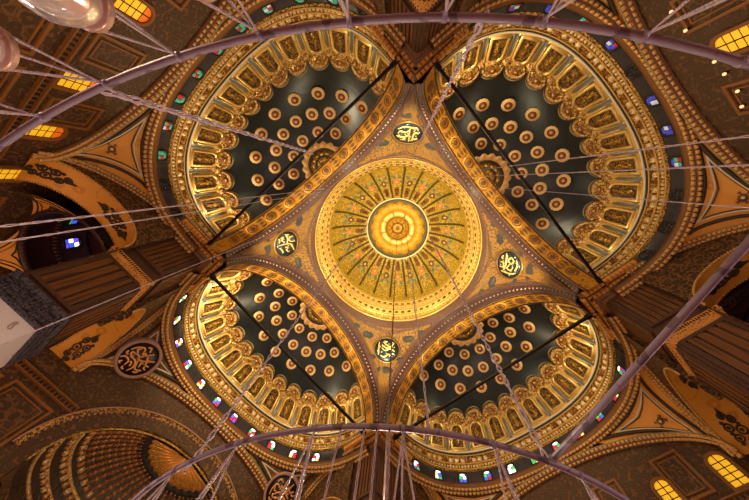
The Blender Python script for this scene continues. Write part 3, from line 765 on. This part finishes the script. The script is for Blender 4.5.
WL = {'lower left': 'beaded wall arch over the ribbed apse at lower left', 'upper left': 'beaded wall arch over the three yellow windows at upper left',
      'upper right': 'beaded wall arch along the upper right outer wall', 'lower right': 'beaded wall arch over the yellow windows at lower right'}
wa = make_wall_arch(WL['lower left'])
for b in ('upper left', 'upper right', 'lower right'): dup(wa, (0, 0, 0), BAYS[b], WL[b])

# ------------------------------------------------------------------ outer pendentives (corner triangles below the semi-domes)
def make_corner(label, sg, roundel):
    root = thing('corner_pendentive', label, 'pendentive')
    t0, t1 = .155, .385
    def low(x):
        if x < .5:
            v = 16.6 + (20.85 - 16.6) * sin(pi * x); return Vector((10.5, v, bead_z(v) + .08))
        u = 10.5 - 5.4 * (1 - cos(pi * (x - .5))); return Vector((u, 20.85, wall_bead_z(u) + .08))
    def P(x, q):
        a = sd(t0 + (t1 - t0) * x, 1.045, 21.3); b = low(x); p = a.lerp(b, q); m = Vector((12.5, 23, 24)); d = (p - Vector((0, 12, 19))).normalized()
        return p + d * .35 * 4 * q * (1 - q) * (1 - abs(2 * x - 1))
    bm = NB(); grid(bm, P, lin(0, 1, 33), lin(0, 1, 12)); obj('triangular_panel', mir(bm, sg), 'amber_green' if roundel else 'amber', root)
    # nested border lines
    cen = P(.5, .36); A0, B0, T0 = P(.06, .06), P(.94, .06), P(.5, .93)
    eye = Vector((0, 8, 0))
    def outline(k):
        q = [(x, .03) for x in lin(.04, .96, 16)] + [(.96 - .46 * y, .03 + .93 * y) for y in lin(.08, 1, 12)] + [(.04 + .46 * y, .03 + .93 * y) for y in lin(1, .08, 12)]
        q = [P(.5 + (x - .5) * k, .33 + (y - .33) * k) for x, y in q]
        return [p + (eye - p).normalized() * .06 for p in q]
    bm = NB(); tube(bm, outline(.96), .12, 5, True); obj('dark_border', mir(bm, sg), 'umber', root)
    bm = NB(); tube(bm, outline(.66), .06, 5, True); obj('pale_border', mir(bm, sg), 'cream', root)
    Nv = (B0 - A0).cross(T0 - A0).normalized()
    if Nv.dot(eye - cen) < 0: Nv = -Nv
    X = (B0 - A0).normalized(); Y = Nv.cross(X)
    if not roundel:
        bm = NB(); tube(bm, outline(.57), .035, 5, True); obj('inner_border', mir(bm, sg), 'umber', root)
        F = lambda a, b, h: cen + X * a + Y * b + Nv * (h - .1)
        bm = NB(); plate(bm, F, circ(.22, 16, 0, 0, 1, 1, 6, .3), 0, .2, 0, .8); plate(bm, F, circ(.1, 10), .15, .24, 1, .8)
        for s in (-1, 1):
            for c in (-1, 1): plate(bm, F, [(s * .2, c * .06), (s * .42, c * .16), (s * .26, c * .3)], 0, .18, 0, .8)
        obj('leaf_motif', mir(bm, sg), ['leaf_brown', 'cream'], root)
    else:
        cen = P(.5, .36)
        F = lambda a, b, h: cen + X * a * sg + Y * b + Nv * (h + .62)
        bm = NB(); band(bm, F, circ(1.55, 40), circ(1.33, 40), -1.1, .12); fr = obj('roundel_frame', mir(bm, sg), 'bead_mauve', root)
        bm = NB(); plate(bm, F, circ(1.35, 40), -.5, .04, 0, .99); obj('roundel', mir(bm, sg), 'black_disc', fr)
        bm = NB()
        for st in STROKES[4]: ribbon(bm, F, [(x * 1.28, y * 1.28) for x, y in st], .13, .03, .12)
        obj('calligraphy', mir(bm, sg), 'script_orange', fr)
    return root
CP = {('upper left', 'left'): 'plain amber triangular pendentive at upper left, inlaid with thin pale lines', ('upper left', 'top'): 'triangular pendentive left of the top pier, past the upper edge',
      ('upper right', 'top'): 'triangular pendentive right of the top pier, past the upper edge', ('upper right', 'right'): 'plain amber triangular pendentive at the right edge',
      ('lower right', 'right'): 'plain amber triangular pendentive at lower right, above the yellow windows', ('lower right', 'bottom'): 'triangular pendentive right of the bottom pier',
      ('lower left', 'left'): 'corner pendentive at lower left with black roundel of orange calligraphy', ('lower left', 'bottom'): 'corner pendentive left of the bottom pier, its roundel behind hanging chains'}
proto = {}
for b in BAYS:
    for sg in (1, -1):
        lab = CP[(b, SIDE[b][sg])]; k = (sg, b == 'lower left')
        if k not in proto:
            proto[k] = make_corner(lab, sg, k[1]); proto[k].rotation_euler = (0, 0, BAYS[b])
        else: dup(proto[k], (0, 0, 0), BAYS[b], lab)

# ------------------------------------------------------------------ outer walls
YW = 21.1
WN = {'lower left': 'wall_south', 'upper left': 'wall_west', 'upper right': 'wall_north', 'lower right': 'wall_east'}
AW, AZ, AH = 7.5, 12.1, 5.7     # apse arch: half width, springing, rise
def wall_map(u, z, h): return Vector((u, YW - h, z))
def make_wall(b):
    bm = NB(); us = sorted(set(lin(-21.1, 21.1, 43) + ([AW * cos(pi * k / 40) for k in range(41)] if b == 'lower left' else [])))
    hole = lambda u: b == 'lower left' and abs(u) <= AW + 1e-6
    if b != 'lower left': grid(bm, lambda u, z: Vector((u, YW, z)), us, [FLOOR, 8, 15, 22.5], lambda u, z: (u, z))
    else:
        f = lambda u, q: Vector((u, YW, (AZ + AH * sqrt(max(0, 1 - (u / AW) ** 2))) * (1 - q) + 22.5 * q))
        mid = [u for u in us if hole(u)]
        grid(bm, f, mid, lin(0, 1, 5), lambda u, q: (u, f(u, q).z))
        for part in ([u for u in us if u <= -AW + 1e-6], [u for u in us if u >= AW - 1e-6]):
            grid(bm, lambda u, z: Vector((u, YW, z)), part, [FLOOR, 8, AZ, 15, 22.5], lambda u, z: (u, z))
    w = struct(obj(WN[b], bm, 'wall')); w.rotation_euler = (0, 0, BAYS[b])
    # toothed string course under the windows
    bm = NB()
    for (a, c) in (((-21, -8.1), (8.1, 21)) if b == 'lower left' else ((-21, 21),)):
        box(bm, ((a + c) / 2, YW - .15, 15.16), c - a, .3, .09); box(bm, ((a + c) / 2, YW - .1, 14.78), c - a, .2, .08); box(bm, ((a + c) / 2, YW - .06, 14.96), c - a, .12, .32)
        n = int((c - a) / .3)
        for k in range(n): box(bm, (a + (k + .5) * (c - a) / n, YW - .14, 14.96), .14, .1, .2, None, 1)
    s = struct(obj('trim_%d' % (2 * list(BAYS).index(b) + 1), bm, ['panel_frame', 'tooth_dark'], None, False)); s.rotation_euler = (0, 0, BAYS[b])
    # framed panels between and below the windows
    bm = NB(); rects = []
    if b != 'lower left': rects = [(u - .95, 15.7, u + .95, 18.6) for u in (-7.1, -2.6, 2.6, 7.1)] + [(-9.2 + 4.7 * k, 9.2, -5.2 + 4.7 * k, 14) for k in range(4)]
    rects += [(s_ * 14.6 - 2.2, 9.2, s_ * 14.6 + 2.2, 14) for s_ in (-1, 1)] + ([(-11.9, 9.5, -8.9, 14.3), (8.9, 9.5, 11.9, 14.3)] if b == 'lower left' else []) + [(s_ * 17 - 2.6, 15.6, s_ * 17 + 2.6, 17) for s_ in (-1, 1)]
    for (a, z0, c, z1) in rects:
        R = lambda k: [(a + k, z0 + k), (c - k, z0 + k), (c - k, z1 - k), (a + k, z1 - k)]
        band(bm, wall_map, R(0), R(.16), 0, .1, True, 0); band(bm, wall_map, R(.34), R(.42), 0, .07, True, 0)
        plate(bm, wall_map, R(.42), .01, .03, 1, .99)
    p = struct(obj('trim_%d' % (2 * list(BAYS).index(b) + 2), bm, ['panel_frame', 'panel'], None, False)); p.rotation_euler = (0, 0, BAYS[b])
for b in BAYS: make_wall(b)
wi = 0
def wall_window(b, u, z0=15.45, hh=1.95, w=.5):
    global wi; wi += 1
    F = wall_map; a = BAYS[b]
    arch = lambda k: [(u - w - k, z0 - k)] + [(u - (w + k) * cos(pi * j / 10), z0 + hh - w + (w + k) * sin(pi * j / 10)) for j in range(11)] + [(u + w + k, z0 - k)]
    bm = NB(); band(bm, F, arch(.16), arch(0), 0, .16, True, 0); plate(bm, F, arch(.02), .0, .02, 1, 1)
    fr = struct(obj('window_%d' % wi, bm, ['panel_frame', 'lead'], None, False)); fr.rotation_euler = (0, 0, a)
    bm = NB(); g_ = .035; rows = 4; H = hh - w
    for r in range(rows):
        for c in (-1, 1):
            za, zb = z0 + .04 + H * r / rows + g_, z0 + .04 + H * (r + 1) / rows - g_
            x0, x1 = (u - w + .05, u - g_) if c < 0 else (u + g_, u + w - .05)
            plate(bm, F, [(x0, za), (x1, za), (x1, zb), (x0, zb)], .02, .05, 0, .96)
    for c in (-1, 1):
        zc = z0 + H + .08; pts = [(u + c * g_, zc)] + [(u + c * (g_ + (w - .09) * sin(pi / 2 * j / 6)), zc + (w - .1) * cos(pi / 2 * j / 6)) for j in range(7)]
        plate(bm, F, pts, .02, .05, 1, .96)
    obj('pane', bm, ['yellow_pane', 'orange_pane' if b == 'upper left' else 'yellow_pane'], fr, False)
for b, ul in (('upper left', (8.6, 4.9, -.3, -5.2, 12.3)), ('lower right', (9.4, 5.75, .3, -5.0)), ('upper right', (.35, 5.2, -5.0))):
    for u in ul: wall_window(b, u, 15.95 if b == 'upper right' else 15.45)

# ------------------------------------------------------------------ apse behind the lower left wall
ap = thing('apse', 'ribbed bronze apse half-dome at lower left with a golden sunburst at its crown', 'apse', (0, 0, FLOOR))
apz = lambda bm: (bmesh.ops.translate(bm, verts=bm.verts, vec=(0, 0, -FLOOR)), bm)[1]
def AP(a, s, z=None, k=1.0):
    zz = AZ + AH * sqrt(max(0, 1 - s * s)) if z is None else z
    return Vector((AW * s * cos(a), 21.6 + 7.0 * s * sin(a), zz))
aa = lin(0, pi, 73)
bm = NB(); grid(bm, lambda a, s: AP(a, s), aa, [sin(pi / 2 * (1 - k / 20)) for k in range(21)]); obj('apse_shell', apz(bm), 'apse_dark', ap)
bm = NB(); pr_ = [(1.0, FLOOR), (1.0, 10.6), (.96, 10.7), (.96, 10.9), (1.0, 11.0), (1.0, 12.1)]
grid(bm, lambda a, k: AP(a, pr_[k][0], pr_[k][1]), aa, list(range(6))); obj('apse_wall', apz(bm), 'wall', ap)
bm = NB()
for (s, n, w) in ((.985, 34, .5), (.93, 34, .46), (.86, 34, .42)):
    z = AZ + AH * sqrt(1 - s * s)
    tube(bm, [AP(a, s + .02, AZ + AH * sqrt(max(0, 1 - (s + .02) ** 2)) - .06) if s < .97 else AP(a, s, z - .1) for a in aa], .12, 6)
    for k in range(n):
        a = pi * (k + .5) / n; p = AP(a, s - .025, AZ + AH * sqrt(1 - (s - .025) ** 2)); T = AP(a + .01, s) - AP(a - .01, s)
        box(bm, p, w, .5, .3, frame(T, Vector((0, 21.6, 12)) - p), k % 2, .6)
obj('apse_frieze', apz(bm), ['gold_pale', 'apse_rib'], ap)
for k in range(29):
    a = pi * (k + .5) / 29; bm = NB()
    n = 16
    for j in range(n):
        s = .44 + .37 * (j + .5) / n; p = AP(a, s); T = AP(a, s + .01) - AP(a, s - .01)
        box(bm, p, .22, .42 * s + .04, .24, frame(T, Vector((0, 21.6, 12)) - p), j % 2, .6)
    tube(bm, [AP(a, s) for s in lin(.42, .82, 10)], .07, 5)
    obj('apse_rib', apz(bm), ['apse_rib', 'rust'], ap)
bm = NB()
def AF(a, b, h): r = math.hypot(a / AW, b / 7.0); return Vector((a, 21.6 + b, AZ + AH * sqrt(max(0, 1 - r * r)) - h))
half = lambda ra, rb, n=61, lobes=0, amp=0: [((ra * (1 + amp * abs(sin(lobes * pi * k / (n - 1))))) * cos(pi * k / (n - 1)), (rb * (1 + amp * abs(sin(lobes * pi * k / (n - 1))))) * sin(pi * k / (n - 1))) for k in range(n)]
band(bm, AF, half(3.3, 3.0, 85, 14, .1), half(2.7, 2.45, 85, 14, .08), .05, .12, False, 1)
band(bm, AF, half(2.85, 2.6, 85, 14, .06), half(.02, .02, 85), .08, .1, False, 0)
for k in range(28):
    a = pi * (k + .5) / 28; band(bm, AF, [(.7 * cos(a - .02), .65 * sin(a - .02)), (2.65 * cos(a - .03), 2.4 * sin(a - .03))], [(.7 * cos(a + .02), .65 * sin(a + .02)), (2.65 * cos(a + .03), 2.4 * sin(a + .03))], .08, .16, False, 2)
obj('sunburst', apz(bm), ['ember', 'lead', 'gold_bright'], ap)
bm = NB()
def AV(t, q): return Vector(((AW + 1.3 * q) * cos(pi * t), YW - .12 + .5 * (1 - q), AZ + (AH + 1.3 * q) * sin(pi * t)))
ts = lin(0, 1, 61); grid(bm, AV, ts, lin(0, 1, 5)); grid(bm, lambda t, q: AV(t, 0) + Vector((0, q * .6, 0)), ts, [0, 1])
arv = obj('archivolt', apz(bm), 'gold', ap)
bm = NB()
for q in (.5, .98): tube(bm, [AV(t, q) + Vector((0, -.03, 0)) for t in ts], .06, 5)
for k in range(70):
    t = (k + .5) / 70; T = AV(t + .003, .75) - AV(t - .003, .75); box(bm, AV(t, .75), .16, .2, .14, frame(T, Vector((0, -1, 0))), 0, .6)
obj('archivolt_beads', apz(bm), 'bead_mauve', arv)
bm = NB(); tube(bm, [AV(t, .02) + Vector((0, -.03, 0)) for t in ts], .1, 6); obj('archivolt_edge', apz(bm), 'gold_bright', arv)
for k in (1, 2, 3, 4, 5, 6, 7):
    a = pi * k / 8; p0 = AP(a, .985, 9.2); T = (AP(a + .01, .99, 9) - AP(a - .01, .99, 9)).normalized(); Nn = Vector((-cos(a), -sin(a), 0))
    F = lambda x, z, h: p0 + T * x + Vector((0, 0, z)) + Nn * h
    bm = NB(); A = [(-.6, -1)] + [(-.6 * cos(pi * j / 8), .6 + .6 * sin(pi * j / 8)) for j in range(9)] + [(.6, -1)]
    band(bm, F, A, scale2(A, .82), -.05, .12); wn = obj('window', apz(bm), 'lead', ap)
    bm = NB()
    for r in range(3):
        for c in (-1, 1): plate(bm, F, [(c * .24 - .2, -.8 + r * .55), (c * .24 + .2, -.8 + r * .55), (c * .24 + .2, -.35 + r * .55), (c * .24 - .2, -.35 + r * .55)], 0, .05, (r + c) % 3, .95)
    obj('pane', apz(bm), [DG['blue'], 'dark_glass', 'orange_pane'], wn)

# ------------------------------------------------------------------ corner domes
def make_corner_dome(label):
    root = thing('corner_dome', label, 'dome', (17.35, 17.35, Z2))
    lo = lambda bm: (bmesh.ops.translate(bm, verts=bm.verts, vec=(0, 0, -Z2)), bm)[1]
    R0 = 3.6; q2 = R0 * sqrt(2)
    def P(az, q):
        d = ((az + pi / 4) % (pi / 2)) - pi / 4          # angle from the face axis
        m = math.tan(abs(d)); zb = R0 * sqrt(max(0, 1 - m * m)); eb = math.asin(min(1, zb / q2)); el = eb + (pi / 4 + .01 - eb) * q
        return Vector((q2 * cos(el) * cos(az), q2 * cos(el) * sin(az), Z2 + q2 * sin(el) * .68))
    bm = NB(); grid(bm, P, lin(0, 2 * pi, 97), lin(0, 1, 7)); obj('pendentive_shell', lo(bm), 'amber', root)
    bm = NB()
    for k in range(4):
        for kk in (1.0, .72):
            pts = [P(pi / 4 + pi / 2 * k + d, .86) for d in lin(-.62, .62, 17)] + [P(pi / 4 + pi / 2 * k + d, .1 + .7 * (abs(d) / .6)) for d in lin(.55, -.55, 15)]
            c = sum(pts, Vector()) / len(pts); tube(bm, [c + (p - c) * kk * .98 + Vector((0, 0, -.03)) for p in pts], .05 if kk == 1 else .025, 5, True)
    obj('border_line', lo(bm), 'umber', root)
    zt = Z2 + R0 * .69
    bm = NB(); revolve(bm, [(3.75, zt - .1), (3.5, zt - .15), (3.45, zt + .3), (3.6, zt + .4), (3.6, zt + 4.4), (3.4, zt + 4.5), (3.4, zt + 4.8), (3.55, zt + 4.9)] , 64); obj('drum', lo(bm), 'maroon', root)
    bm = NB()
    for zz, n in ((zt + .1, 72), (zt + 2.3, 72)):
        bm = NB()
        for k in range(n):
            a = 2 * pi * k / n; box(bm, (3.53 * cos(a), 3.53 * sin(a), zz), .16, .13, .42, Matrix.Rotation(a, 3, 'Z'), 0, .7)
        obj('drum_beads', lo(bm), 'mauve', root)
    bm = NB(); revolve(bm, [(3.55 * sin(pi / 2 * (1 - k / 12)), zt + 4.9 + 3.0 * cos(pi / 2 * (1 - k / 12))) for k in range(13)], 64); obj('dome_shell', lo(bm), 'wood', root)
    for k in range(10):
        a = 2 * pi * k / 10 + .2; R = Matrix.Rotation(a, 3, 'Z')
        F = lambda x, z, h: R @ Vector((3.58 - h, x, zt + 3.5 + z))
        A = [(-.5, -.75)] + [(-.5 * cos(pi * j / 8), .3 + .5 * sin(pi * j / 8)) for j in range(9)] + [(.5, -.75)]
        bm = NB(); band(bm, F, A, scale2(A, .8), -.02, .14); wn = obj('window', lo(bm), 'lead', root)
        bm = NB(); hot = k in (2, 3, 4)
        for r in range(3):
            for c in (-1, 1): plate(bm, F, [(c * .2 - .17, -.6 + r * .42), (c * .2 + .17, -.6 + r * .42), (c * .2 + .17, -.25 + r * .42), (c * .2 - .17, -.25 + r * .42)], 0, .04, (r * 2 + c + k) % 3, .95)
        obj('pane', lo(bm), [GL['violet'], GL['white'], GL['blue']] if k % 2 else [GL['blue'], GL['green'], 'dark_glass'], wn)
    for o in root.children: o.matrix_parent_inverse = Matrix.Identity(4)
    return root
CDL = {'bottom': 'corner dome beyond the bottom pier', 'left': 'small corner dome behind the left side arch, with bluish lit windows', 'top': 'corner dome beyond the top pier', 'right': 'dark corner dome seen as a black opening at the right edge'}
c0 = make_corner_dome(CDL['bottom'])
for nm, rz in (('left', pi / 2), ('top', pi), ('right', -pi / 2)):
    dup(c0, (17.35 * (cos(rz) - sin(rz)), 17.35 * (sin(rz) + cos(rz)), Z2), rz, CDL[nm])

# ------------------------------------------------------------------ floor
bm = NB(); grid(bm, lambda x, y: Vector((x, y, FLOOR)), lin(-21.1, 21.1, 3), lin(-21.1, 28.8, 3)); struct(obj('floor', bm, 'carpet', None, False))

bm = NB(); box(bm, (0, 0, 49.0), 43, 43, .4); struct(obj('ceiling', bm, 'wall', None, False))

# ------------------------------------------------------------------ lamp rings, lamps, cables
RH = 2.72; RC = Vector((0, -.36, RH)); RR = (8.66, 4.74)
RL = ('large iron lamp ring sweeping across the top of the photo', 'smaller iron lamp ring arching across the bottom of the photo')
for r, lab in zip(RR, RL):
    root = thing('lamp_ring', lab, 'ring', RC)
    bm = NB(); tube(bm, [(r * cos(2 * pi * k / 160), r * sin(2 * pi * k / 160), 0) for k in range(160)], .034, 8, True); obj('pipe', bm, 'iron', root)
    n = 72 if r > 6 else 30; step = 360 / n; cl = None
    for k in range(n):
        a = radians((-152.2 if r > 6 else -150.3) + step * k); p = Vector((r * cos(a), r * sin(a), 0))
        if cl is None:
            bm = NB(); T = Vector((0, 1, 0)); tube(bm, [-T * .02, T * .02], .043, 8); tube(bm, [(0, 0, -.03), (0, 0, -.09)], .012, 5)
            cl = obj('pipe_clamp', bm, 'iron', root); c = cl
        else: c = cl.copy(); COL.objects.link(c); c.parent = root
        c.location = p; c.rotation_euler = (0, 0, a)
SPK = ('crossing the lower right of the photo', 'beyond the right edge', 'below the lower edge', 'past the left edge')
for k in range(4):
    a = radians(-118.2 + 90 * k); d = Vector((cos(a + .115), sin(a + .115), 0)); L = 3.98
    root = thing('ring_spoke', 'straight iron spoke joining the two lamp rings, ' + SPK[k], 'spoke', RC + Vector((cos(a), sin(a), 0)) * RR[1] + Vector((0, 0, .03)))
    bm = NB(); tube(bm, [(0, 0, 0), d * L], .034, 8); obj('bar', bm, 'iron', root)
    for q in (0, 1):
        bm = NB(); p = d * L * q; tube(bm, [p - d * .05, p + d * .05], .045, 8); obj('joint', bm, 'iron', root)
def make_lamp(label, drop, spread):
    root = thing('globe_lamp', label, 'lamp')             # origin at the ring hook; the globe hangs below
    z = -drop
    bm = NB(); pr = [(.001, -.2), (.08, -.19), (.145, -.14), (.175, -.06), (.18, .02), (.16, .1), (.12, .16), (.105, .19)]
    revolve(bm, [(x * 1.0, z + y) for x, y in pr], 28); obj('glass_globe', bm, 'globe', root)
    bm = NB(); revolve(bm, [(.1, z + .17), (spread + .015, z + .18), (spread + .02, z + .2), (spread + .005, z + .215), (.13, z + .235), (.1, z + .25), (.02, z + .26)], 28); obj('collar', bm, 'collar', root)
    bm = NB(); revolve(bm, [(.001, z - .03), (.03, z - .02), (.04, z + .02), (.03, z + .07), (.018, z + .1), (.018, z + .25)], 14); obj('bulb', bm, 'lamp_bulb', root)
    for k in range(3):
        a = 2 * pi * k / 3 + .4; p = Vector((spread * cos(a), spread * sin(a), z + .23)); q = Vector((0, 0, -.08)); d = q - p
        bm = NB(); tube(bm, [p, q], .0065, 5)
        n = int(30 * drop)
        for i in range(n):
            c = p + d * ((i + .5) / n); tube(bm, [c - d.normalized() * .013, c + d.normalized() * .013], .0105, 5)
        obj('chain', bm, 'chain', root)
    return root
lamps = []
for ri, (r, step, a0, n, nm) in enumerate(((RR[0], 5.0, -172.2, 12, 'large'), (RR[1], 12.0, -174.3, 7, 'smaller'))):
    for k in range(n):
        a = radians(a0 + step * k)
        loc = RC + Vector((r * cos(a), r * sin(a), -.0))
        lamps.append((ri, k, loc))
ORD = ('first', 'second', 'third', 'fourth', 'fifth', 'sixth', 'seventh', 'eighth', 'ninth', 'tenth', 'eleventh', 'twelfth')
protos = {}
for ri, k, loc in lamps:
    if ri == 0 and k == 4: lab = 'clear glass globe lamp at the top left, cut by the upper edge'
    elif ri == 0 and k == 3: lab = 'glass globe lamp with rosy copper collar, cut by the left edge'
    else: lab = '%s lamp from the left on the %s ring, three chains seen, globe past the edge' % (ORD[k], ('large', 'smaller')[ri])
    if ri not in protos: o = protos[ri] = make_lamp(lab, (.96, 1.75)[ri], (.12, .2)[ri])
    else: o = dup(protos[ri], None, None, lab)
    o.location = loc; o.rotation_euler = (0, 0, random.random() * 2)
    o['group'] = 'globe lamps on the %s ring' % ('large', 'smaller')[ri]
# vertical suspension chains
CAB = [((-8.02, -3.62), 9.5, 'thick chain rising from the large ring across the upper left semi-dome', .03),
       ((-6.16, -6.5), 11.0, 'chain rising from the large ring beside the top pier, across the niches', .024),
       ((-4.62, -.9), 24.0, 'chain rising from the smaller ring across the lower left semi-dome', .024),
       ((-2.24, -4.5), 16.0, 'chain rising from the smaller ring across the lower right semi-dome', .026),
       ((-8.65, -.7), 21.0, 'thickest of the near-level chains crossing the left side arch', .014),
       ((-8.66, -.3), 21.0, 'thin near-level chain just below the thickest one at the left edge', .012),
       ((-8.18, 2.5), 18.0, 'chain running along the front edge of the left pier', .013),
       ((-3.03, -8.47), 20.0, 'middle one of the thin chains crossing the upper right semi-dome', .011),
       ((-3.6, -8.22), 20.0, 'uppermost of the thin chains crossing the upper right semi-dome', .011),
       ((-2.0, -8.79), 20.0, 'lowest of the thin chains crossing the upper right semi-dome', .009),
       ((-3.3, -3.7), 14.0, 'thin chain rising from the smaller ring below the central dome', .012)]
for (x, y), top, lab, r in CAB:
    root = thing('suspension_chain', lab, 'chain', (x, y, RH))
    bm = NB(); L = top - RH; n = int(L / .16)
    for i in range(n):
        z = (i + .5) * L / n; w = r * 1.1; pts = []
        for k in range(6):
            a = 2 * pi * k / 6; c = w * cos(a); zz = .1 * sin(a); pts.append((c, 0, z + zz) if i % 2 else (0, c, z + zz))
        tube(bm, pts, r * .55, 4, True)
    obj('links', bm, 'chain', root)
    bm = NB(); tube(bm, [(0, 0, L), (0, 0, 33 - RH if math.hypot(x, y) > 6 else 40 - RH)], .008, 4); obj('upper_wire', bm, 'black_iron', root)
for a, nm in ((-146.6, 'leftmost'), (-143.4, 'second from the left'), (-141.7, 'third from the left'), (-140.0, 'rightmost')):
    root = thing('hanging_chain', nm + ' of the four plain chains in front of the bottom pier', 'chain', RC + Vector((RR[1] * cos(radians(a)), RR[1] * sin(radians(a)), 0)))
    bm = NB(); n = 26
    for i in range(n):
        z = -(i + .5) * .085; pts = []
        for k in range(6):
            q = 2 * pi * k / 6; c = .012 * cos(q); zz = .053 * sin(q); pts.append((c, 0, z + zz) if i % 2 else (0, c, z + zz))
        tube(bm, pts, .005, 4, True)
    obj('links', bm, 'chain', root)
    bm = NB(); tube(bm, [(0, 0, .05), (0, 0, -.05)], .014, 6); obj('hook', bm, 'black_iron', root)
root = thing('chandelier_chain', 'thin dark chain hanging from the crown of the central dome', 'chain', (0, -.05, 3.6))
bm = NB(); tube(bm, [(0, 0, 0), (0, .05, dz(0) - 3.7)], .03, 5); obj('chain', bm, 'chain_dark', root)
bm = NB(); tube(bm, [(0, .05, dz(0) - 3.9), (0, .05, dz(0) - 3.6)], .16, 10); obj('ceiling_boss', bm, 'gold_bright', root)
# tiny bulbs on the upper right wall
SP = [(3.1, 18.6), (1.9, 18.5), (-.2, 18.1), (-1.0, 18.0), (-2.1, 17.9), (-3.0, 18.1)]
SPN = ('first from the top pier', 'second from the top pier', 'third from the top pier', 'fourth from the top pier', 'fifth from the top pier', 'nearest the right edge')
for (u, z), nm in zip(SP, SPN):
    root = thing('wall_bulb', 'tiny glowing bulb on the upper right outer wall, ' + nm, 'bulb', (-u, -YW, z), pi)
    root.location = (-u, -YW + .02, z)
    bm = NB(); box(bm, (0, -.06, 0), .12, .12, .12); obj('socket', bm, 'black_iron', root, False)
    bm = NB(); bmesh.ops.create_icosphere(bm, subdivisions=2, radius=.08, matrix=Matrix.Translation((0, -.18, 0))); obj('bulb', bm, 'tiny_bulb', root)

# ------------------------------------------------------------------ lights
WARM = (1, .80, .55)
def light(kind, loc, energy, color=WARM, size=.3, target=None, angle=100, blend=.6, name='lamp_light'):
    ld = bpy.data.lights.new(name, kind); ld.energy = energy; ld.color = color
    if kind == 'AREA': ld.size = size
    else: ld.shadow_soft_size = size
    o = bpy.data.objects.new(name, ld); COL.objects.link(o); o.location = loc
    if target is not None:
        o.rotation_euler = (Vector(target) - Vector(loc)).to_track_quat('-Z', 'Y').to_euler()
    if kind == 'SPOT': ld.spot_size = radians(angle); ld.spot_blend = blend
    return o
def bayp(b, u, v, z):
    a = BAYS[b]; return Vector((u * cos(a) - v * sin(a), u * sin(a) + v * cos(a), z))
KB = {'lower left': 1.0, 'upper left': .8, 'upper right': .75, 'lower right': .8}
UP = {('lower left', 'left'): 13500, ('lower left', 'bottom'): 4200, ('upper left', 'left'): 7000, ('upper left', 'top'): 1500,
      ('upper right', 'top'): 5500, ('upper right', 'right'): 1600, ('lower right', 'right'): 4600, ('lower right', 'bottom'): 2200}
for b in BAYS:                                    # uplights standing on the pier cornices
    for s in (1, -1):
        light('SPOT', bayp(b, s * 9.6, 12.9, 23.3), UP[(b, SIDE[b][s])], (1, .82, .52), .15, bayp(b, -s * 3, 17, 29), 150, .8)
for k in range(4):                                # uplights for the great dome
    a = pi / 4 + k * pi / 2
    light('SPOT', (13.3 * cos(a), 13.3 * sin(a), 23.4), 24000, (1, .88, .56), .2, (-2.5 * cos(a), -2.5 * sin(a), 42), 95, .7)
for k in range(8):                                # unseen lights added inside the dome's base ring to brighten it
    a = k * pi / 4 + .2
    light('POINT', (6.6 * cos(a), 6.6 * sin(a), 35.6), 700, (1, .85, .55), .2)
for k in range(6):                                # the hall's chandeliers
    a = k * pi / 3 + .3
    light('POINT', (12.5 * cos(a), 12.5 * sin(a), 3.2), 1500, (1, .76, .52), .5)
light('POINT', (0, -.3, 4.5), 2200, (1, .80, .62), .6)
for b in ('upper left', 'lower right', 'lower left', 'upper right'):
    light('POINT', bayp(b, 0, 17.0, 10.0), 1000, (1, .74, .46), .5)
light('POINT', (0, 24.5, 10.5), 650, (1, .7, .4), .4)
for nm, (sx, sy), e in (('l', (-1, 1), 1500), ('t', (-1, -1), 500)): light('POINT', (17.3 * sx, 17.3 * sy, 12), e, (1, .62, .34), .4)  # added fill lights that brighten the corner bays, no fixtures there
light('POINT', (-9.0, 5.6, 1.5), 620, (.78, .72, 1), .6)  # added point light standing in for bluish daylight on the left pier
light('POINT', (3, -12.5, .6), 800, (.42, .46, 1), .6)  # added blue fill standing in for daylight on the large ring's right side
light('POINT', (-2.5, 3.5, -.6), 330, (.92, .82, 1), .6)  # added fill to brighten the smaller ring and its chains
w = bpy.data.worlds.new('World'); SC.world = w; w.use_nodes = True
w.node_tree.nodes['Background'].inputs[0].default_value = (.03, .018, .01, 1); w.node_tree.nodes['Background'].inputs[1].default_value = .3

# ------------------------------------------------------------------ camera
cam = bpy.data.cameras.new('Camera'); co = bpy.data.objects.new('Camera', cam); COL.objects.link(co); SC.camera = co
cam.sensor_width = 36; cam.lens = 36 * 294.4745 / 749; cam.clip_start = .02; cam.clip_end = 300
Rt = Vector((0.6484866197, -0.756485694, 0.0848203914)); Dn = Vector((0.7513468802, 0.6181913437, -0.230905453)); Fw = Vector((0.1222414401, 0.2134686332, 0.969271981))
m = Matrix((Rt, -Dn, -Fw)).transposed().to_4x4(); m.translation = Vector((-5.6157654721, -5.1867355834, 0)); co.matrix_world = m
SC.view_settings.view_transform = 'Standard'; SC.view_settings.look = 'None'; SC.view_settings.exposure = -1.2; SC.view_settings.gamma = 1
SC.view_settings.use_curve_mapping = False
